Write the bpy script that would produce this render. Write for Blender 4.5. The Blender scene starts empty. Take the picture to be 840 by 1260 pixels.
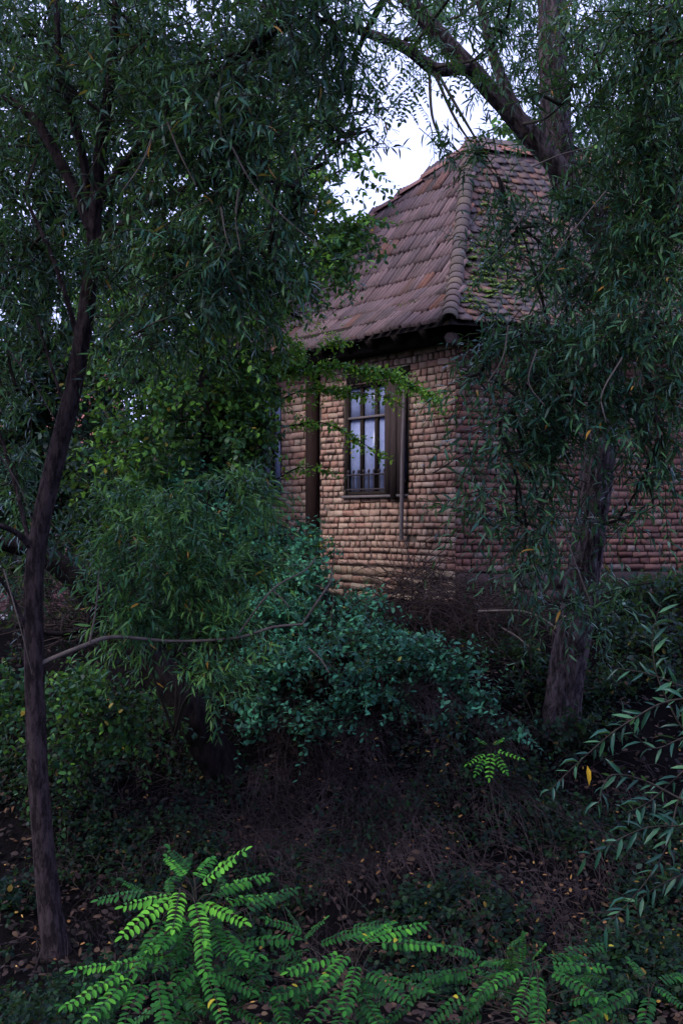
import bpy, math, random
import numpy as np
from mathutils import Vector, Matrix, noise as mnoise
R = math.radians
sc = bpy.context.scene
COL = sc.collection
rng = np.random.default_rng(11)
random.seed(5)

# ------------------------------------------------------------------ camera, sky, sun, exposure
CAMZ, FPX, CU, HV = 3.0, 1400.0, 420.0, 640.0      # eye height, focal length in photo pixels, centre column, horizon row
cd = bpy.data.cameras.new('camera'); cam = bpy.data.objects.new('camera', cd); COL.objects.link(cam)
cam.location = (0, 0, CAMZ); cam.rotation_euler = (R(90), 0, 0)
cd.sensor_fit = 'VERTICAL'; cd.sensor_height = 36.0; cd.lens = 40.0; cd.shift_y = 10 / 1260
cd.clip_start = 0.05; cd.clip_end = 3000
sc.camera = cam
SUN_EL, SUN_AZ = R(43), R(-122)                    # from the left, a little behind the eye, through the overcast
w = bpy.data.worlds.new('World'); sc.world = w; w.use_nodes = True
nt = w.node_tree; bgn = nt.nodes['Background']
sky = nt.nodes.new('ShaderNodeTexSky'); sky.sky_type = 'NISHITA'; sky.sun_disc = False
sky.sun_elevation = SUN_EL; sky.sun_rotation = SUN_AZ; sky.air_density = 1.0; sky.dust_density = 6.0; sky.ozone_density = 1.0
hs = nt.nodes.new('ShaderNodeHueSaturation'); hs.inputs['Saturation'].default_value = 0.42
nt.links.new(sky.outputs[0], hs.inputs['Color'])
mx = nt.nodes.new('ShaderNodeMix'); mx.data_type = 'RGBA'; mx.inputs[0].default_value = 0.75
mx.inputs[7].default_value = (8.1, 9.2, 16.4, 1)  # even overcast veil
nt.links.new(hs.outputs[0], mx.inputs[6]); nt.links.new(mx.outputs[2], bgn.inputs[0])
bgn.inputs[1].default_value = 0.10
sd = bpy.data.lights.new('sun', 'SUN'); sd.energy = 1.5; sd.angle = R(25); sd.color = (1.0, 0.92, 0.80)
sun = bpy.data.objects.new('sun', sd); COL.objects.link(sun)
sv = Vector((math.sin(SUN_AZ) * math.cos(SUN_EL), math.cos(SUN_AZ) * math.cos(SUN_EL), math.sin(SUN_EL)))
sun.rotation_euler = sv.to_track_quat('Z', 'Y').to_euler()
sky.sun_elevation = math.asin(sv.z); sky.sun_rotation = math.atan2(sv.x, sv.y)
sc.view_settings.view_transform = 'Standard'; sc.view_settings.look = 'None'
sc.view_settings.exposure = 0.8; sc.view_settings.gamma = 1.0
sc.cycles.use_denoising = True
sc.cycles.max_bounces = 6; sc.cycles.diffuse_bounces = 3; sc.cycles.glossy_bounces = 2
sc.cycles.transmission_bounces = 4; sc.cycles.transparent_max_bounces = 6

# ------------------------------------------------------------------ helpers
def px(u, v, d):
    return np.array([(u - CU) / FPX * d, d, CAMZ + (HV - v) / FPX * d])
def norm(a):
    return a / np.maximum(np.linalg.norm(a, axis=-1, keepdims=True), 1e-9)
class Bag:
    def __init__(s): s.V = []; s.F = []; s.T = []; s.n = 0
    def add(s, V, F, t=0.0):
        V = np.asarray(V, float).reshape(-1, 3); F = np.asarray(F, int).reshape(-1, 3)
        s.V.append(V); s.F.append(F + s.n); s.n += len(V)
        s.T.append(np.broadcast_to(np.asarray(t, float), (len(V),)))
    def quads(s, V, Q, t=0.0):
        Q = np.asarray(Q, int).reshape(-1, 4)
        s.add(V, np.concatenate([Q[:, [0, 1, 2]], Q[:, [0, 2, 3]]]), t)
    def mesh(s, name, mat, smooth=False):
        V = np.concatenate(s.V); F = np.concatenate(s.F); T = np.concatenate(s.T)
        me = bpy.data.meshes.new(name)
        me.vertices.add(len(V)); me.vertices.foreach_set('co', V.ravel().astype(np.float32))
        me.loops.add(F.size); me.loops.foreach_set('vertex_index', F.ravel().astype(np.int32))
        me.polygons.add(len(F)); me.polygons.foreach_set('loop_start', (np.arange(len(F)) * 3).astype(np.int32))
        if smooth: me.polygons.foreach_set('use_smooth', np.ones(len(F), bool))
        a = me.attributes.new('tint', 'FLOAT', 'POINT'); a.data.foreach_set('value', T.astype(np.float32))
        me.update(calc_edges=True); me.validate()
        me.materials.append(mat)
        return me
    def build(s, name, mat, parent=None, smooth=False):
        return link(name, s.mesh(name, mat, smooth), parent)
BASE = {}
def link(name, me, parent=None):
    o = bpy.data.objects.new(name, me); COL.objects.link(o)
    if parent is not None:
        o.parent = parent
        if parent.name in BASE: o.matrix_parent_inverse = Matrix.Translation(-BASE[parent.name])
    return o
def tag(o, label=None, cat=None, group=None, kind=None):
    if label: o['label'] = label
    if cat: o['category'] = cat
    if group: o['group'] = group
    if kind: o['kind'] = kind
    return o
def thing(name, base, label, cat, group=None):
    o = bpy.data.objects.new(name, None); COL.objects.link(o)
    o.location = Vector(base); o.empty_display_size = 0.2; BASE[o.name] = Vector(base)
    return tag(o, label, cat, group)
def box(bag, c, ax, ay, az, sx, sy, sz, t=0.0):
    c = np.asarray(c, float); ax, ay, az = [np.asarray(a, float) for a in (ax, ay, az)]
    V = [c + ax * sx * i + ay * sy * j + az * sz * k for i in (-.5, .5) for j in (-.5, .5) for k in (-.5, .5)]
    bag.quads(V, [[0, 1, 3, 2], [4, 6, 7, 5], [0, 4, 5, 1], [2, 3, 7, 6], [0, 2, 6, 4], [1, 5, 7, 3]], t)
def catmull(P, R_, n):
    P = np.asarray(P, float); R_ = np.asarray(R_, float); k = len(P)
    Q = np.concatenate([[2 * P[0] - P[1]], P, [2 * P[-1] - P[-2]]]); S = np.concatenate([[R_[0]], R_, [R_[-1]]])
    out, rad = [], []
    for i in range(k - 1):
        t = np.linspace(0, 1, n, endpoint=(i == k - 2))[:, None]
        p0, p1, p2, p3 = Q[i:i + 4]
        out.append(.5 * ((2 * p1) + (-p0 + p2) * t + (2 * p0 - 5 * p1 + 4 * p2 - p3) * t ** 2 + (-p0 + 3 * p1 - 3 * p2 + p3) * t ** 3))
        rad.append((S[i + 1] + (S[i + 2] - S[i + 1]) * t[:, 0]))
    return np.concatenate(out), np.concatenate(rad)
def tubes(bag, P, Rad, sides=3, t=0.0):
    """P (n,k,3), Rad (n,k): n tubes of k rings each"""
    n, k = P.shape[:2]
    T = norm(np.gradient(P, axis=1))
    ref = np.where(np.abs(T[..., 2:3]) > .9, np.array([1., 0, 0]), np.array([0, 0, 1.]))
    ref = np.broadcast_to(ref[:, :1], T.shape)
    A = norm(np.cross(T, ref)); B = np.cross(T, A)
    a = np.arange(sides) * 2 * math.pi / sides
    V = P[:, :, None] + Rad[:, :, None, None] * (A[:, :, None] * np.cos(a)[:, None] + B[:, :, None] * np.sin(a)[:, None])
    idx = np.arange(n * k * sides).reshape(n, k, sides)
    q = np.stack([idx[:, :-1], np.roll(idx[:, :-1], -1, 2), np.roll(idx[:, 1:], -1, 2), idx[:, 1:]], -1)
    tt = np.repeat(np.broadcast_to(np.asarray(t, float), (n,)), k * sides)
    bag.quads(V.reshape(-1, 3), q.reshape(-1, 4), tt)
def bark_tube(bag, P, Rad, sides=28, amp=.12, seed=0, n=12, furrow=7.0, flare=None):
    P, Rad = catmull(P, Rad, n)
    L = np.concatenate([[0], np.cumsum(np.linalg.norm(np.diff(P, axis=0), axis=1))])
    m = max(8, int(L[-1] / .03)); ls = np.linspace(0, L[-1], m)
    P = np.stack([np.interp(ls, L, P[:, i]) for i in range(3)], 1); Rad = np.interp(ls, L, Rad)
    T = norm(np.gradient(P, axis=0)); A = np.zeros_like(T)
    a0 = np.cross(T[0], [0.3, 1, 0.1]); A[0] = a0 / np.linalg.norm(a0)
    for i in range(1, m):
        a = A[i - 1] - T[i] * np.dot(A[i - 1], T[i]); A[i] = a / np.linalg.norm(a)
    B = np.cross(T, A); ang = np.arange(sides) * 2 * math.pi / sides
    V = np.zeros((m, sides, 3))
    for i in range(m):
        for j in range(sides):
            ca, sa = math.cos(ang[j]), math.sin(ang[j])
            v = mnoise.noise(Vector((ca * furrow * .55 + seed, sa * furrow * .55, ls[i] * 2.6)))
            v2 = mnoise.noise(Vector((ca * 1.2 + seed, sa * 1.2, ls[i] * 1.3 + 5)))
            v3 = mnoise.noise(Vector((ca * furrow + seed, sa * furrow, ls[i] * 9 + 9)))
            r = Rad[i] * (1 + amp * (-math.exp(-abs(v) * 9) * 1.3 + .3) + amp * .9 * v2 + amp * .45 * v3)
            if flare: r *= 1 + flare[0] * math.exp(-ls[i] / flare[1]) * (1 + .6 * math.sin(5 * ang[j] + seed))
            V[i, j] = P[i] + r * (A[i] * ca + B[i] * sa)
    idx = np.arange(m * sides).reshape(m, sides)
    q = np.stack([idx[:-1], np.roll(idx[:-1], -1, 1), np.roll(idx[1:], -1, 1), idx[1:]], -1)
    bag.quads(V.reshape(-1, 3), q.reshape(-1, 4))
    bag.add(P[-1:] + 0, np.zeros((0, 3), int))

# ---- leaves
LT = {}
def _tpl(xs, ws, zs, fold=0.0):
    if not fold:
        V = [(xs[0], 0, zs[0]), (xs[1], -ws[1], zs[1]), (xs[1], ws[1], zs[1]), (xs[2], -ws[2], zs[2]), (xs[2], ws[2], zs[2]), (xs[3], 0, zs[3])]
        F = [(0, 1, 2), (2, 1, 3), (2, 3, 4), (4, 3, 5)]
    else:
        V = [(xs[0], 0, zs[0]), (xs[1], -ws[1], zs[1] + fold * ws[1]), (xs[1], ws[1], zs[1] + fold * ws[1]), (xs[2], -ws[2], zs[2] + fold * ws[2]),
             (xs[2], ws[2], zs[2] + fold * ws[2]), (xs[3], 0, zs[3]), (xs[1], 0, zs[1]), (xs[2], 0, zs[2])]
        F = [(0, 1, 6), (0, 6, 2), (6, 1, 3), (6, 3, 7), (2, 6, 7), (2, 7, 4), (7, 3, 5), (4, 7, 5)]
    return np.array(V, float), np.array(F)
LT['narrow'] = _tpl([0, .3, .66, 1], [0, .5, .40, 0], [0, .03, .01, -.10])
LT['narrow_fine'] = _tpl([0, .3, .66, 1], [0, .5, .42, 0], [0, .03, .01, -.12], .15)
LT['oval'] = _tpl([0, .26, .70, 1], [0, .46, .44, 0], [0, .02, .0, -.10])
LT['oval_fine'] = _tpl([0, .20, .78, 1], [0, .46, .48, 0], [0, .02, .0, -.08], .3)
def _ellip(fold=.22):
    xs = [0, .10, .36, .68, .90, 1]; ws = [0, .30, .5, .48, .27, 0]; V = []; F = []
    for x, w_ in zip(xs, ws):
        z = .03 * math.sin(3.1 * x) - .07 * x * x
        V += [(x, -w_, z + fold * w_), (x, 0, z), (x, w_, z + fold * w_)]
    for i in range(5):
        a = 3 * i
        for j in (0, 1): F += [(a + j, a + j + 3, a + j + 4), (a + j, a + j + 4, a + j + 1)]
    return np.array(V, float), np.array(F)
LT['ellip'] = _ellip()
def leaves(bag, P, X, Z, L, W, kind, t):
    V0, F0 = LT[kind]; n = len(P)
    if n == 0: return
    X = norm(X); Y = norm(np.cross(Z, X)); Z = np.cross(X, Y)
    L = np.broadcast_to(L, (n,)); W = np.broadcast_to(W, (n,))
    bend = rng.uniform(.2, 2.2, n)
    V = (P[:, None] + X[:, None] * (V0[None, :, 0, None] * L[:, None, None]) + Y[:, None] * (V0[None, :, 1, None] * W[:, None, None])
         + Z[:, None] * (V0[None, :, 2, None] * (L * bend)[:, None, None]))
    F = F0[None] + (np.arange(n) * len(V0))[:, None, None]
    bag.add(V.reshape(-1, 3), F.reshape(-1, 3), np.repeat(np.broadcast_to(t, (n,)), len(V0)))
def sprays(leafbag, stembag, S, D, L, droop=.35, spacing=.022, leafL=.08, leafW=.016, ang=(35, 65), kind='narrow', hang=.25, stem_r=.0025, tint=(0, 1), t0=.08, odd=.012):
    """shoots from S along D of length L, with alternate leaves; all vectorised"""
    n = len(S)
    if n == 0: return
    L = np.broadcast_to(L, (n,)).astype(float); D = norm(D)
    side = norm(np.cross(D, rng.normal(size=(n, 3))))
    wob = rng.normal(0, .10, (n, 3))
    base_t = rng.uniform(tint[0], tint[1], n)
    def at(t):
        t = np.asarray(t)[..., None]; Ln = L[:, None]
        return S + D * Ln * t + np.array([0, 0, -1.]) * droop * Ln * t * t + wob * Ln * t * t
    ks = np.linspace(0, 1, 5)
    P = np.stack([at(np.full(n, k)) for k in ks], 1)
    Rad = np.broadcast_to(stem_r * np.array([1, .9, .75, .55, .3]), (n, 5)) * np.clip(L / .35, .5, 1.8)[:, None]
    tubes(stembag, P, Rad, 3)
    kmax = int(np.max(L) / spacing) + 1
    ph = rng.uniform(0, 6.28, n)
    for k in range(kmax):
        t = t0 + (k + rng.uniform(-.35, .35, n)) * spacing / L
        m = np.where((t < 1.02) & (t > 0.02) & (rng.random(n) > .08))[0]
        if len(m) == 0: continue
        tt = np.clip(t, 0, 1); p = at(tt)[m]; p2 = at(tt + .02)[m]; T = norm(p2 - p)
        A = norm(np.cross(T, side[m] + 1e-3)); B = np.cross(T, A)
        phi = ph[m] + k * 2.4
        sv_ = A * np.cos(phi)[:, None] + B * np.sin(phi)[:, None]
        a = np.radians(rng.uniform(ang[0], ang[1], len(m)))[:, None]
        X = T * np.cos(a) + sv_ * np.sin(a); X[:, 2] -= hang * rng.uniform(.3, 1.3, len(m)); X = norm(X)
        Z = np.array([0, 0, 1.]) + rng.normal(0, .45, (len(m), 3))
        sc_ = rng.uniform(.65, 1.15, len(m)) * np.where(tt[m] > .85, .75, 1)
        ti = np.clip(base_t[m] + rng.normal(0, .20, len(m)), 0, .93)
        ti = np.where(rng.random(len(m)) < odd, .99, ti)
        leaves(leafbag, p, X, Z, leafL * sc_, leafW * sc_ * rng.uniform(.85, 1.15, len(m)), kind, ti)
def blob_pts(b, n, clumps=10, sig=.30):
    """n points in clumps inside an ellipsoid given as (u, v, depth, half width px, half height px, half depth m)"""
    u, v, d, ru, rv, rd = b
    c = px(u, v, d); r = np.array([ru / FPX * d, rd, rv / FPX * d])
    q = rng.normal(size=(clumps, 3)); q = norm(q) * (rng.random((clumps, 1)) ** .45)
    k = rng.integers(0, clumps, n)
    p = q[k] + rng.normal(0, sig, (n, 3))
    ln = np.linalg.norm(p, axis=1, keepdims=True); p = np.where(ln > 1.08, p / ln * 1.08, p)
    return c + p * r, p, c + q * r
def nearest(limbs, c):
    i = np.argmin(np.linalg.norm(limbs - c, axis=1)); return limbs[i]
def fill(leafbag, stembag, blobs, limbs, per=1.0, outward=.6, down=.3, lengths=(.25, .6), twig_r=.010, **kw):
    for b in blobs:
        n = int(b[6] * per); P, off, C = blob_pts(b[:6], n, clumps=max(4, n // 14))
        D = rng.normal(0, .55, (n, 3)) + off * outward + np.array([0, 0, -down])
        L = rng.uniform(lengths[0], lengths[1], n)
        sprays(leafbag, stembag, P - norm(D) * L[:, None] * .45, D, L, **kw)
        if limbs is None or twig_r <= 0: continue
        c0 = px(*b[:3]); j = nearest(limbs, c0)
        for c in np.concatenate([[c0], C[:10]]):
            s = j if np.allclose(c, c0) else c0 + (c - c0) * .1
            mid = (s + c) / 2 + rng.normal(0, .05, 3) * np.linalg.norm(c - s)
            Pt, Rt = catmull([s, mid, c], [twig_r * 1.3, twig_r, twig_r * .35], 5)
            tubes(stembag, Pt[None], Rt[None], 5)

# ---- materials
def new_mat(name):
    m = bpy.data.materials.new(name); m.use_nodes = True
    nt = m.node_tree; nt.nodes.clear()
    out = nt.nodes.new('ShaderNodeOutputMaterial')
    return m, nt, out
def ramp(nt, stops, interp='LINEAR'):
    r = nt.nodes.new('ShaderNodeValToRGB'); r.color_ramp.interpolation = interp
    e = r.color_ramp.elements
    while len(e) < len(stops): e.new(0.5)
    for el, (p, c) in zip(e, stops): el.position = p; el.color = (*c, 1)
    return r
def mathn(nt, op, a, b=None):
    n = nt.nodes.new('ShaderNodeMath'); n.operation = op
    for i, x in enumerate((a, b)):
        if x is None: continue
        if isinstance(x, (int, float)): n.inputs[i].default_value = x
        else: nt.links.new(x, n.inputs[i])
    return n.outputs[0]
def mixc(nt, fac, a, b, mode='MIX'):
    n = nt.nodes.new('ShaderNodeMix'); n.data_type = 'RGBA'; n.blend_type = mode
    for i, x in ((0, fac), (6, a), (7, b)):
        if isinstance(x, (int, float)): n.inputs[i].default_value = x
        elif isinstance(x, tuple): n.inputs[i].default_value = (*x, 1)
        else: nt.links.new(x, n.inputs[i])
    return n.outputs[2]
def noisen(nt, scale, detail=4, rough=.6, vec=None, sx=None):
    n = nt.nodes.new('ShaderNodeTexNoise'); n.inputs['Scale'].default_value = scale
    n.inputs['Detail'].default_value = detail; n.inputs['Roughness'].default_value = rough
    if vec is None:
        g = nt.nodes.new('ShaderNodeNewGeometry'); vec = g.outputs['Position']
    if sx:
        mp = nt.nodes.new('ShaderNodeMapping'); mp.inputs['Scale'].default_value = sx
        nt.links.new(vec, mp.inputs[0]); vec = mp.outputs[0]
    nt.links.new(vec, n.inputs['Vector'])
    return n.outputs[0]
def attr(nt, name='tint'):
    a = nt.nodes.new('ShaderNodeAttribute'); a.attribute_name = name; return a.outputs['Fac']
def leaf_mat(name, stops, transl=.35, gloss=.5, rough=.38):
    m, nt, out = new_mat(name)
    stops = [((.94 if p == .9 else p), c) for p, c in stops]
    r = ramp(nt, stops); nt.links.new(attr(nt), r.inputs[0])
    g = nt.nodes.new('ShaderNodeNewGeometry')
    under = mixc(nt, mathn(nt, 'MULTIPLY', g.outputs['Backfacing'], .25), r.outputs[0], (.10, .14, .12))
    d = nt.nodes.new('ShaderNodeBsdfDiffuse'); t = nt.nodes.new('ShaderNodeBsdfTranslucent')
    nt.links.new(under, d.inputs[0])
    tc = mixc(nt, .5, r.outputs[0], (.16, .30, .03), 'MIX'); nt.links.new(tc, t.inputs[0])
    mx = nt.nodes.new('ShaderNodeMixShader'); mx.inputs[0].default_value = transl
    nt.links.new(d.outputs[0], mx.inputs[1]); nt.links.new(t.outputs[0], mx.inputs[2])
    gl = nt.nodes.new('ShaderNodeBsdfGlossy'); gl.inputs['Roughness'].default_value = rough; gl.inputs[0].default_value = (.85, .95, 1, 1)
    lw = nt.nodes.new('ShaderNodeLayerWeight'); lw.inputs[0].default_value = .5
    mx2 = nt.nodes.new('ShaderNodeMixShader'); nt.links.new(mathn(nt, 'MULTIPLY', mathn(nt, 'ADD', mathn(nt, 'POWER', lw.outputs['Facing'], 4.0), .045), gloss), mx2.inputs[0])
    nt.links.new(mx.outputs[0], mx2.inputs[1]); nt.links.new(gl.outputs[0], mx2.inputs[2])
    nt.links.new(mx2.outputs[0], out.inputs[0])
    return m
def solid(name, col, rough=.85, nscale=30, var=.35, bump=.3, bscale=None, stretch=None, col2=None, spec=.06, dist=.01):
    m, nt, out = new_mat(name)
    p = nt.nodes.new('ShaderNodeBsdfPrincipled'); nt.links.new(p.outputs[0], out.inputs[0])
    p.inputs['Roughness'].default_value = rough; p.inputs['Specular IOR Level'].default_value = spec
    n1 = noisen(nt, nscale, 5, .65, sx=stretch)
    c2 = col2 or tuple(c * (1 - var) for c in col)
    rr = ramp(nt, [(.3, c2), (.7, col)]); nt.links.new(n1, rr.inputs[0]); nt.links.new(rr.outputs[0], p.inputs['Base Color'])
    if bump:
        b = nt.nodes.new('ShaderNodeBump'); b.inputs['Strength'].default_value = bump; b.inputs['Distance'].default_value = dist
        nt.links.new(noisen(nt, bscale or nscale * 2, 5, .7, sx=stretch), b.inputs['Height']); nt.links.new(b.outputs[0], p.inputs['Normal'])
    return m
def piece_mat(name, stops, rough=.9, grime=(.05, .045, .05), gamt=.5, bump=.5, gscale=3.0, fine=45):
    """bricks, stones, tiles: colour per piece from the object's random number or the piece's tint, plus grain and stains"""
    m, nt, out = new_mat(name)
    p = nt.nodes.new('ShaderNodeBsdfPrincipled'); nt.links.new(p.outputs[0], out.inputs[0])
    p.inputs['Roughness'].default_value = rough; p.inputs['Specular IOR Level'].default_value = .12
    oi = nt.nodes.new('ShaderNodeObjectInfo')
    f = mathn(nt, 'FRACT', mathn(nt, 'ADD', oi.outputs['Random'], attr(nt)))
    r = ramp(nt, stops); nt.links.new(f, r.inputs[0])
    n1 = noisen(nt, fine, 5, .7)
    c = mixc(nt, .55, r.outputs[0], mixc(nt, 1.0, r.outputs[0], ramp_out(nt, n1, [(.25, (.45, .45, .45)), (.75, (1.35, 1.35, 1.35))]), 'MULTIPLY'))
    g = ramp_out(nt, noisen(nt, gscale, 6, .65), [(.42, (0, 0, 0)), (.72, (1, 1, 1))])
    gf = mathn(nt, 'MULTIPLY', g, gamt)
    c = mixc(nt, gf, c, grime)
    nt.links.new(c, p.inputs['Base Color'])
    b = nt.nodes.new('ShaderNodeBump'); b.inputs['Strength'].default_value = bump; b.inputs['Distance'].default_value = .012
    nt.links.new(noisen(nt, fine * 1.3, 6, .7), b.inputs['Height']); nt.links.new(b.outputs[0], p.inputs['Normal'])
    return m
def ramp_out(nt, src, stops):
    r = ramp(nt, stops); nt.links.new(src, r.inputs[0]); return r.outputs[0]
def bark_mat(name, col, dark):
    m, nt, out = new_mat(name)
    p = nt.nodes.new('ShaderNodeBsdfPrincipled'); nt.links.new(p.outputs[0], out.inputs[0])
    p.inputs['Roughness'].default_value = .92; p.inputs['Specular IOR Level'].default_value = .06
    n1 = noisen(nt, 26, 7, .75, sx=(1, 1, .30)); n2 = noisen(nt, 5, 4, .6)
    c = ramp_out(nt, n1, [(.43, dark), (.57, col)])
    c = mixc(nt, mathn(nt, 'MULTIPLY', n2, .5), c, tuple(x * .6 for x in col))
    nt.links.new(c, p.inputs['Base Color'])
    b = nt.nodes.new('ShaderNodeBump'); b.inputs['Strength'].default_value = 1.0; b.inputs['Distance'].default_value = .05
    nt.links.new(n1, b.inputs['Height']); nt.links.new(b.outputs[0], p.inputs['Normal'])
    return m
ORANGE = (.40, .20, .03)
M = {}
M['willow'] = leaf_mat('willow_leaf', [(0, (.005, .022, .019)), (.5, (.018, .078, .055)), (.9, (.08, .20, .065)), (.97, ORANGE)], .25, .42, .36)
M['willow_b'] = leaf_mat('young_willow_leaf', [(0, (.012, .052, .034)), (.5, (.040, .14, .055)), (.9, (.14, .31, .06)), (.97, ORANGE)], .3, .28)
M['broad'] = leaf_mat('broad_leaf', [(0, (.008, .033, .022)), (.5, (.024, .09, .028)), (.9, (.11, .26, .028)), (.97, (.3, .22, .03))], .3, .25)
M['dark'] = leaf_mat('dark_leaf', [(0, (.004, .013, .012)), (.5, (.006, .021, .016)), (.9, (.013, .038, .020)), (.97, (.15, .12, .03))], .2, .2)
M['elm'] = leaf_mat('elm_leaf', [(0, (.04, .14, .03)), (.5, (.10, .27, .03)), (.9, (.26, .46, .03)), (.97, (.5, .38, .04))], .35, .25)
M['snow'] = leaf_mat('shrub_leaf', [(0, (.008, .044, .032)), (.5, (.026, .125, .082)), (.9, (.075, .29, .15)), (.97, (.3, .28, .04))], .2, .28)
M['robinia'] = leaf_mat('robinia_leaf', [(0, (.010, .048, .016)), (.5, (.030, .16, .022)), (.9, (.13, .42, .035)), (.97, (.4, .35, .03))], .3, .15, .5)
M['weed'] = leaf_mat('weed_leaf', [(0, (.003, .009, .008)), (.5, (.006, .017, .011)), (.9, (.013, .040, .014)), (.97, (.15, .10, .02))], .15, .14)
M['litter'] = leaf_mat('litter_leaf', [(0, (.10, .045, .02)), (.5, (.28, .13, .04)), (1, (.50, .30, .06))], .1, .3)
M['straw'] = solid('dead_grass', (.085, .062, .066), .9, 2.2, .85, 0)
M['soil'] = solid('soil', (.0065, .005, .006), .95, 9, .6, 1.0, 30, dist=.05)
M['bark'] = bark_mat('willow_bark', (.080, .058, .064), (.011, .008, .010))
M['bark_f'] = bark_mat('furrowed_willow_bark', (.145, .112, .125), (.014, .010, .012))
M['bark_d'] = bark_mat('dark_bark', (.030, .023, .026), (.010, .008, .010))
M['twig'] = solid('twig_bark', (.050, .042, .036), .85, 20, .5, 0)
M['dry'] = solid('dry_wood', (.15, .122, .112), .85, 14, .5, .3, stretch=(1, 1, 1))
M['brush'] = solid('dead_brush', (.055, .040, .040), .9, 5, .6, 0)
M['wood_d'] = solid('old_dark_timber', (.040, .030, .028), .8, 14, .6, .5, 40, stretch=(6, 6, .6))
M['post'] = solid('brown_post', (.036, .021, .019), .85, 14, .5, .6, 40, stretch=(6, 6, .5))
M['wood_g'] = solid('grey_timber', (.20, .17, .18), .85, 16, .5, .5, 40, stretch=(5, 5, .6))
M['shutter'] = solid('shutter_timber', (.075, .055, .055), .8, 12, .55, .5, 40, stretch=(8, 8, .5))
M['mortar'] = solid('mortar', (.15, .118, .105), .95, 12, .5, .6, 60)
M['iron'] = solid('iron', (.06, .05, .06), .6, 30, .4, .2)
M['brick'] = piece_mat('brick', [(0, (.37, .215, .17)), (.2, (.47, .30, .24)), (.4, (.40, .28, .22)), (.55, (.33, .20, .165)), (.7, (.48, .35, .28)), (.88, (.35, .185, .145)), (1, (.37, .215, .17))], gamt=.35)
M['brick_r_shade'] = piece_mat('shaded_red_brick', [(0, (.19, .085, .068)), (.3, (.26, .125, .095)), (.6, (.15, .066, .054)), (.85, (.23, .125, .10)), (.97, (.27, .20, .17)), (1, (.14, .055, .044))], gamt=.5)  # redder brick, also darkened in colour for the tree shade on this wall
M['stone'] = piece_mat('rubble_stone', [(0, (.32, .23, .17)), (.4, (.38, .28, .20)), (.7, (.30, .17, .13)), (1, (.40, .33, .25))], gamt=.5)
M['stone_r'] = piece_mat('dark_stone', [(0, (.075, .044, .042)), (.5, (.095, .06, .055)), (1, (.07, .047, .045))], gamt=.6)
M['tile1'] = piece_mat('roof_tile_lilac', [(0, (.13, .085, .088)), (.3, (.22, .145, .15)), (.5, (.11, .08, .088)), (.7, (.18, .125, .135)), (.9, (.15, .095, .095)), (.985, (.23, .10, .07)), (1, (.12, .078, .078))], gamt=.6, grime=(.05, .047, .042), fine=60)
M['tile2'] = piece_mat('roof_tile_grey', [(0, (.10, .08, .08)), (.35, (.14, .10, .10)), (.62, (.20, .105, .08)), (.8, (.12, .09, .09)), (1, (.10, .08, .08))], gamt=.45, grime=(.055, .06, .045), fine=60)
M['hip'] = piece_mat('hip_tile', [(0, (.13, .095, .095)), (.3, (.20, .145, .12)), (.5, (.10, .08, .085)), (.8, (.16, .12, .12)), (1, (.13, .095, .095))], gamt=.45, grime=(.10, .10, .06), fine=50)
M['ridge'] = piece_mat('ridge_tile', [(0, (.32, .15, .12)), (.5, (.28, .15, .14)), (1, (.22, .14, .15))], gamt=.3, fine=50)
M['moss'] = leaf_mat('moss', [(0, (.022, .042, .008)), (.5, (.055, .095, .012)), (1, (.12, .17, .02))], .1, .05, .9)
def glass_mat():
    m, nt, out = new_mat('window_glass')
    g = nt.nodes.new('ShaderNodeBsdfGlossy'); g.inputs[0].default_value = (.9, .92, 1, 1); g.inputs['Roughness'].default_value = .28
    t = nt.nodes.new('ShaderNodeBsdfTransparent'); t.inputs[0].default_value = (.85, .87, .95, 1)
    d = nt.nodes.new('ShaderNodeBsdfDiffuse')          # pale blue of reflected sky, painted as a diffuse film
    nt.links.new(ramp_out(nt, noisen(nt, 7, 5, .65), [(.30, (.20, .25, .46)), (.70, (.36, .41, .68))]), d.inputs[0])
    x = nt.nodes.new('ShaderNodeMixShader'); x.inputs[0].default_value = .12
    nt.links.new(t.outputs[0], x.inputs[1]); nt.links.new(g.outputs[0], x.inputs[2])
    y = nt.nodes.new('ShaderNodeMixShader'); y.inputs[0].default_value = .72
    nt.links.new(x.outputs[0], y.inputs[1]); nt.links.new(d.outputs[0], y.inputs[2]); nt.links.new(y.outputs[0], out.inputs[0])
    return m
M['glass'] = glass_mat()
M['curtain'] = solid('curtain', (.36, .36, .47), .9, 6, .22, .1, 30, stretch=(6, 6, .4))

# ------------------------------------------------------------------ ground
YP = [-900, -60, -16, -6, -1, 2, 3.6, 6.8, 8.2, 8.9, 9.55, 10.5, 12.3, 20, 60, 900]
ZP = [9, 9, 7.5, 1.5, -1.8, -2.3, -2.78, -2.70, -2.30, -1.92, -1.36, -1.10, -.95, -.9, -1.2, -2]  # rise behind the camera is added to cut low front light
def sstep(a, b, x):
    t = np.clip((x - a) / (b - a), 0, 1); return t * t * (3 - 2 * t)
def gz(x, y):
    x = np.asarray(x, float); y = np.asarray(y, float)
    yy = y + .35 * np.sin(x * 1.1 + .6) + .15 * np.sin(x * 2.7)
    z = np.interp(yy, YP, ZP)
    z = z + (-1.15 * sstep(-2.4, -4.8, x) * sstep(11, 15, y)) * (y < 300)
    near = sstep(40, 20, np.abs(y)) * sstep(40, 20, np.abs(x))
    z = z + near * (.06 * np.sin(x * 3.1 + y * 1.7) * np.sin(y * 2.9 - x * .8) + .035 * np.sin(x * 7.3 + 1) * np.sin(y * 6.1 + x * 2))
    return z + CAMZ
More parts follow.
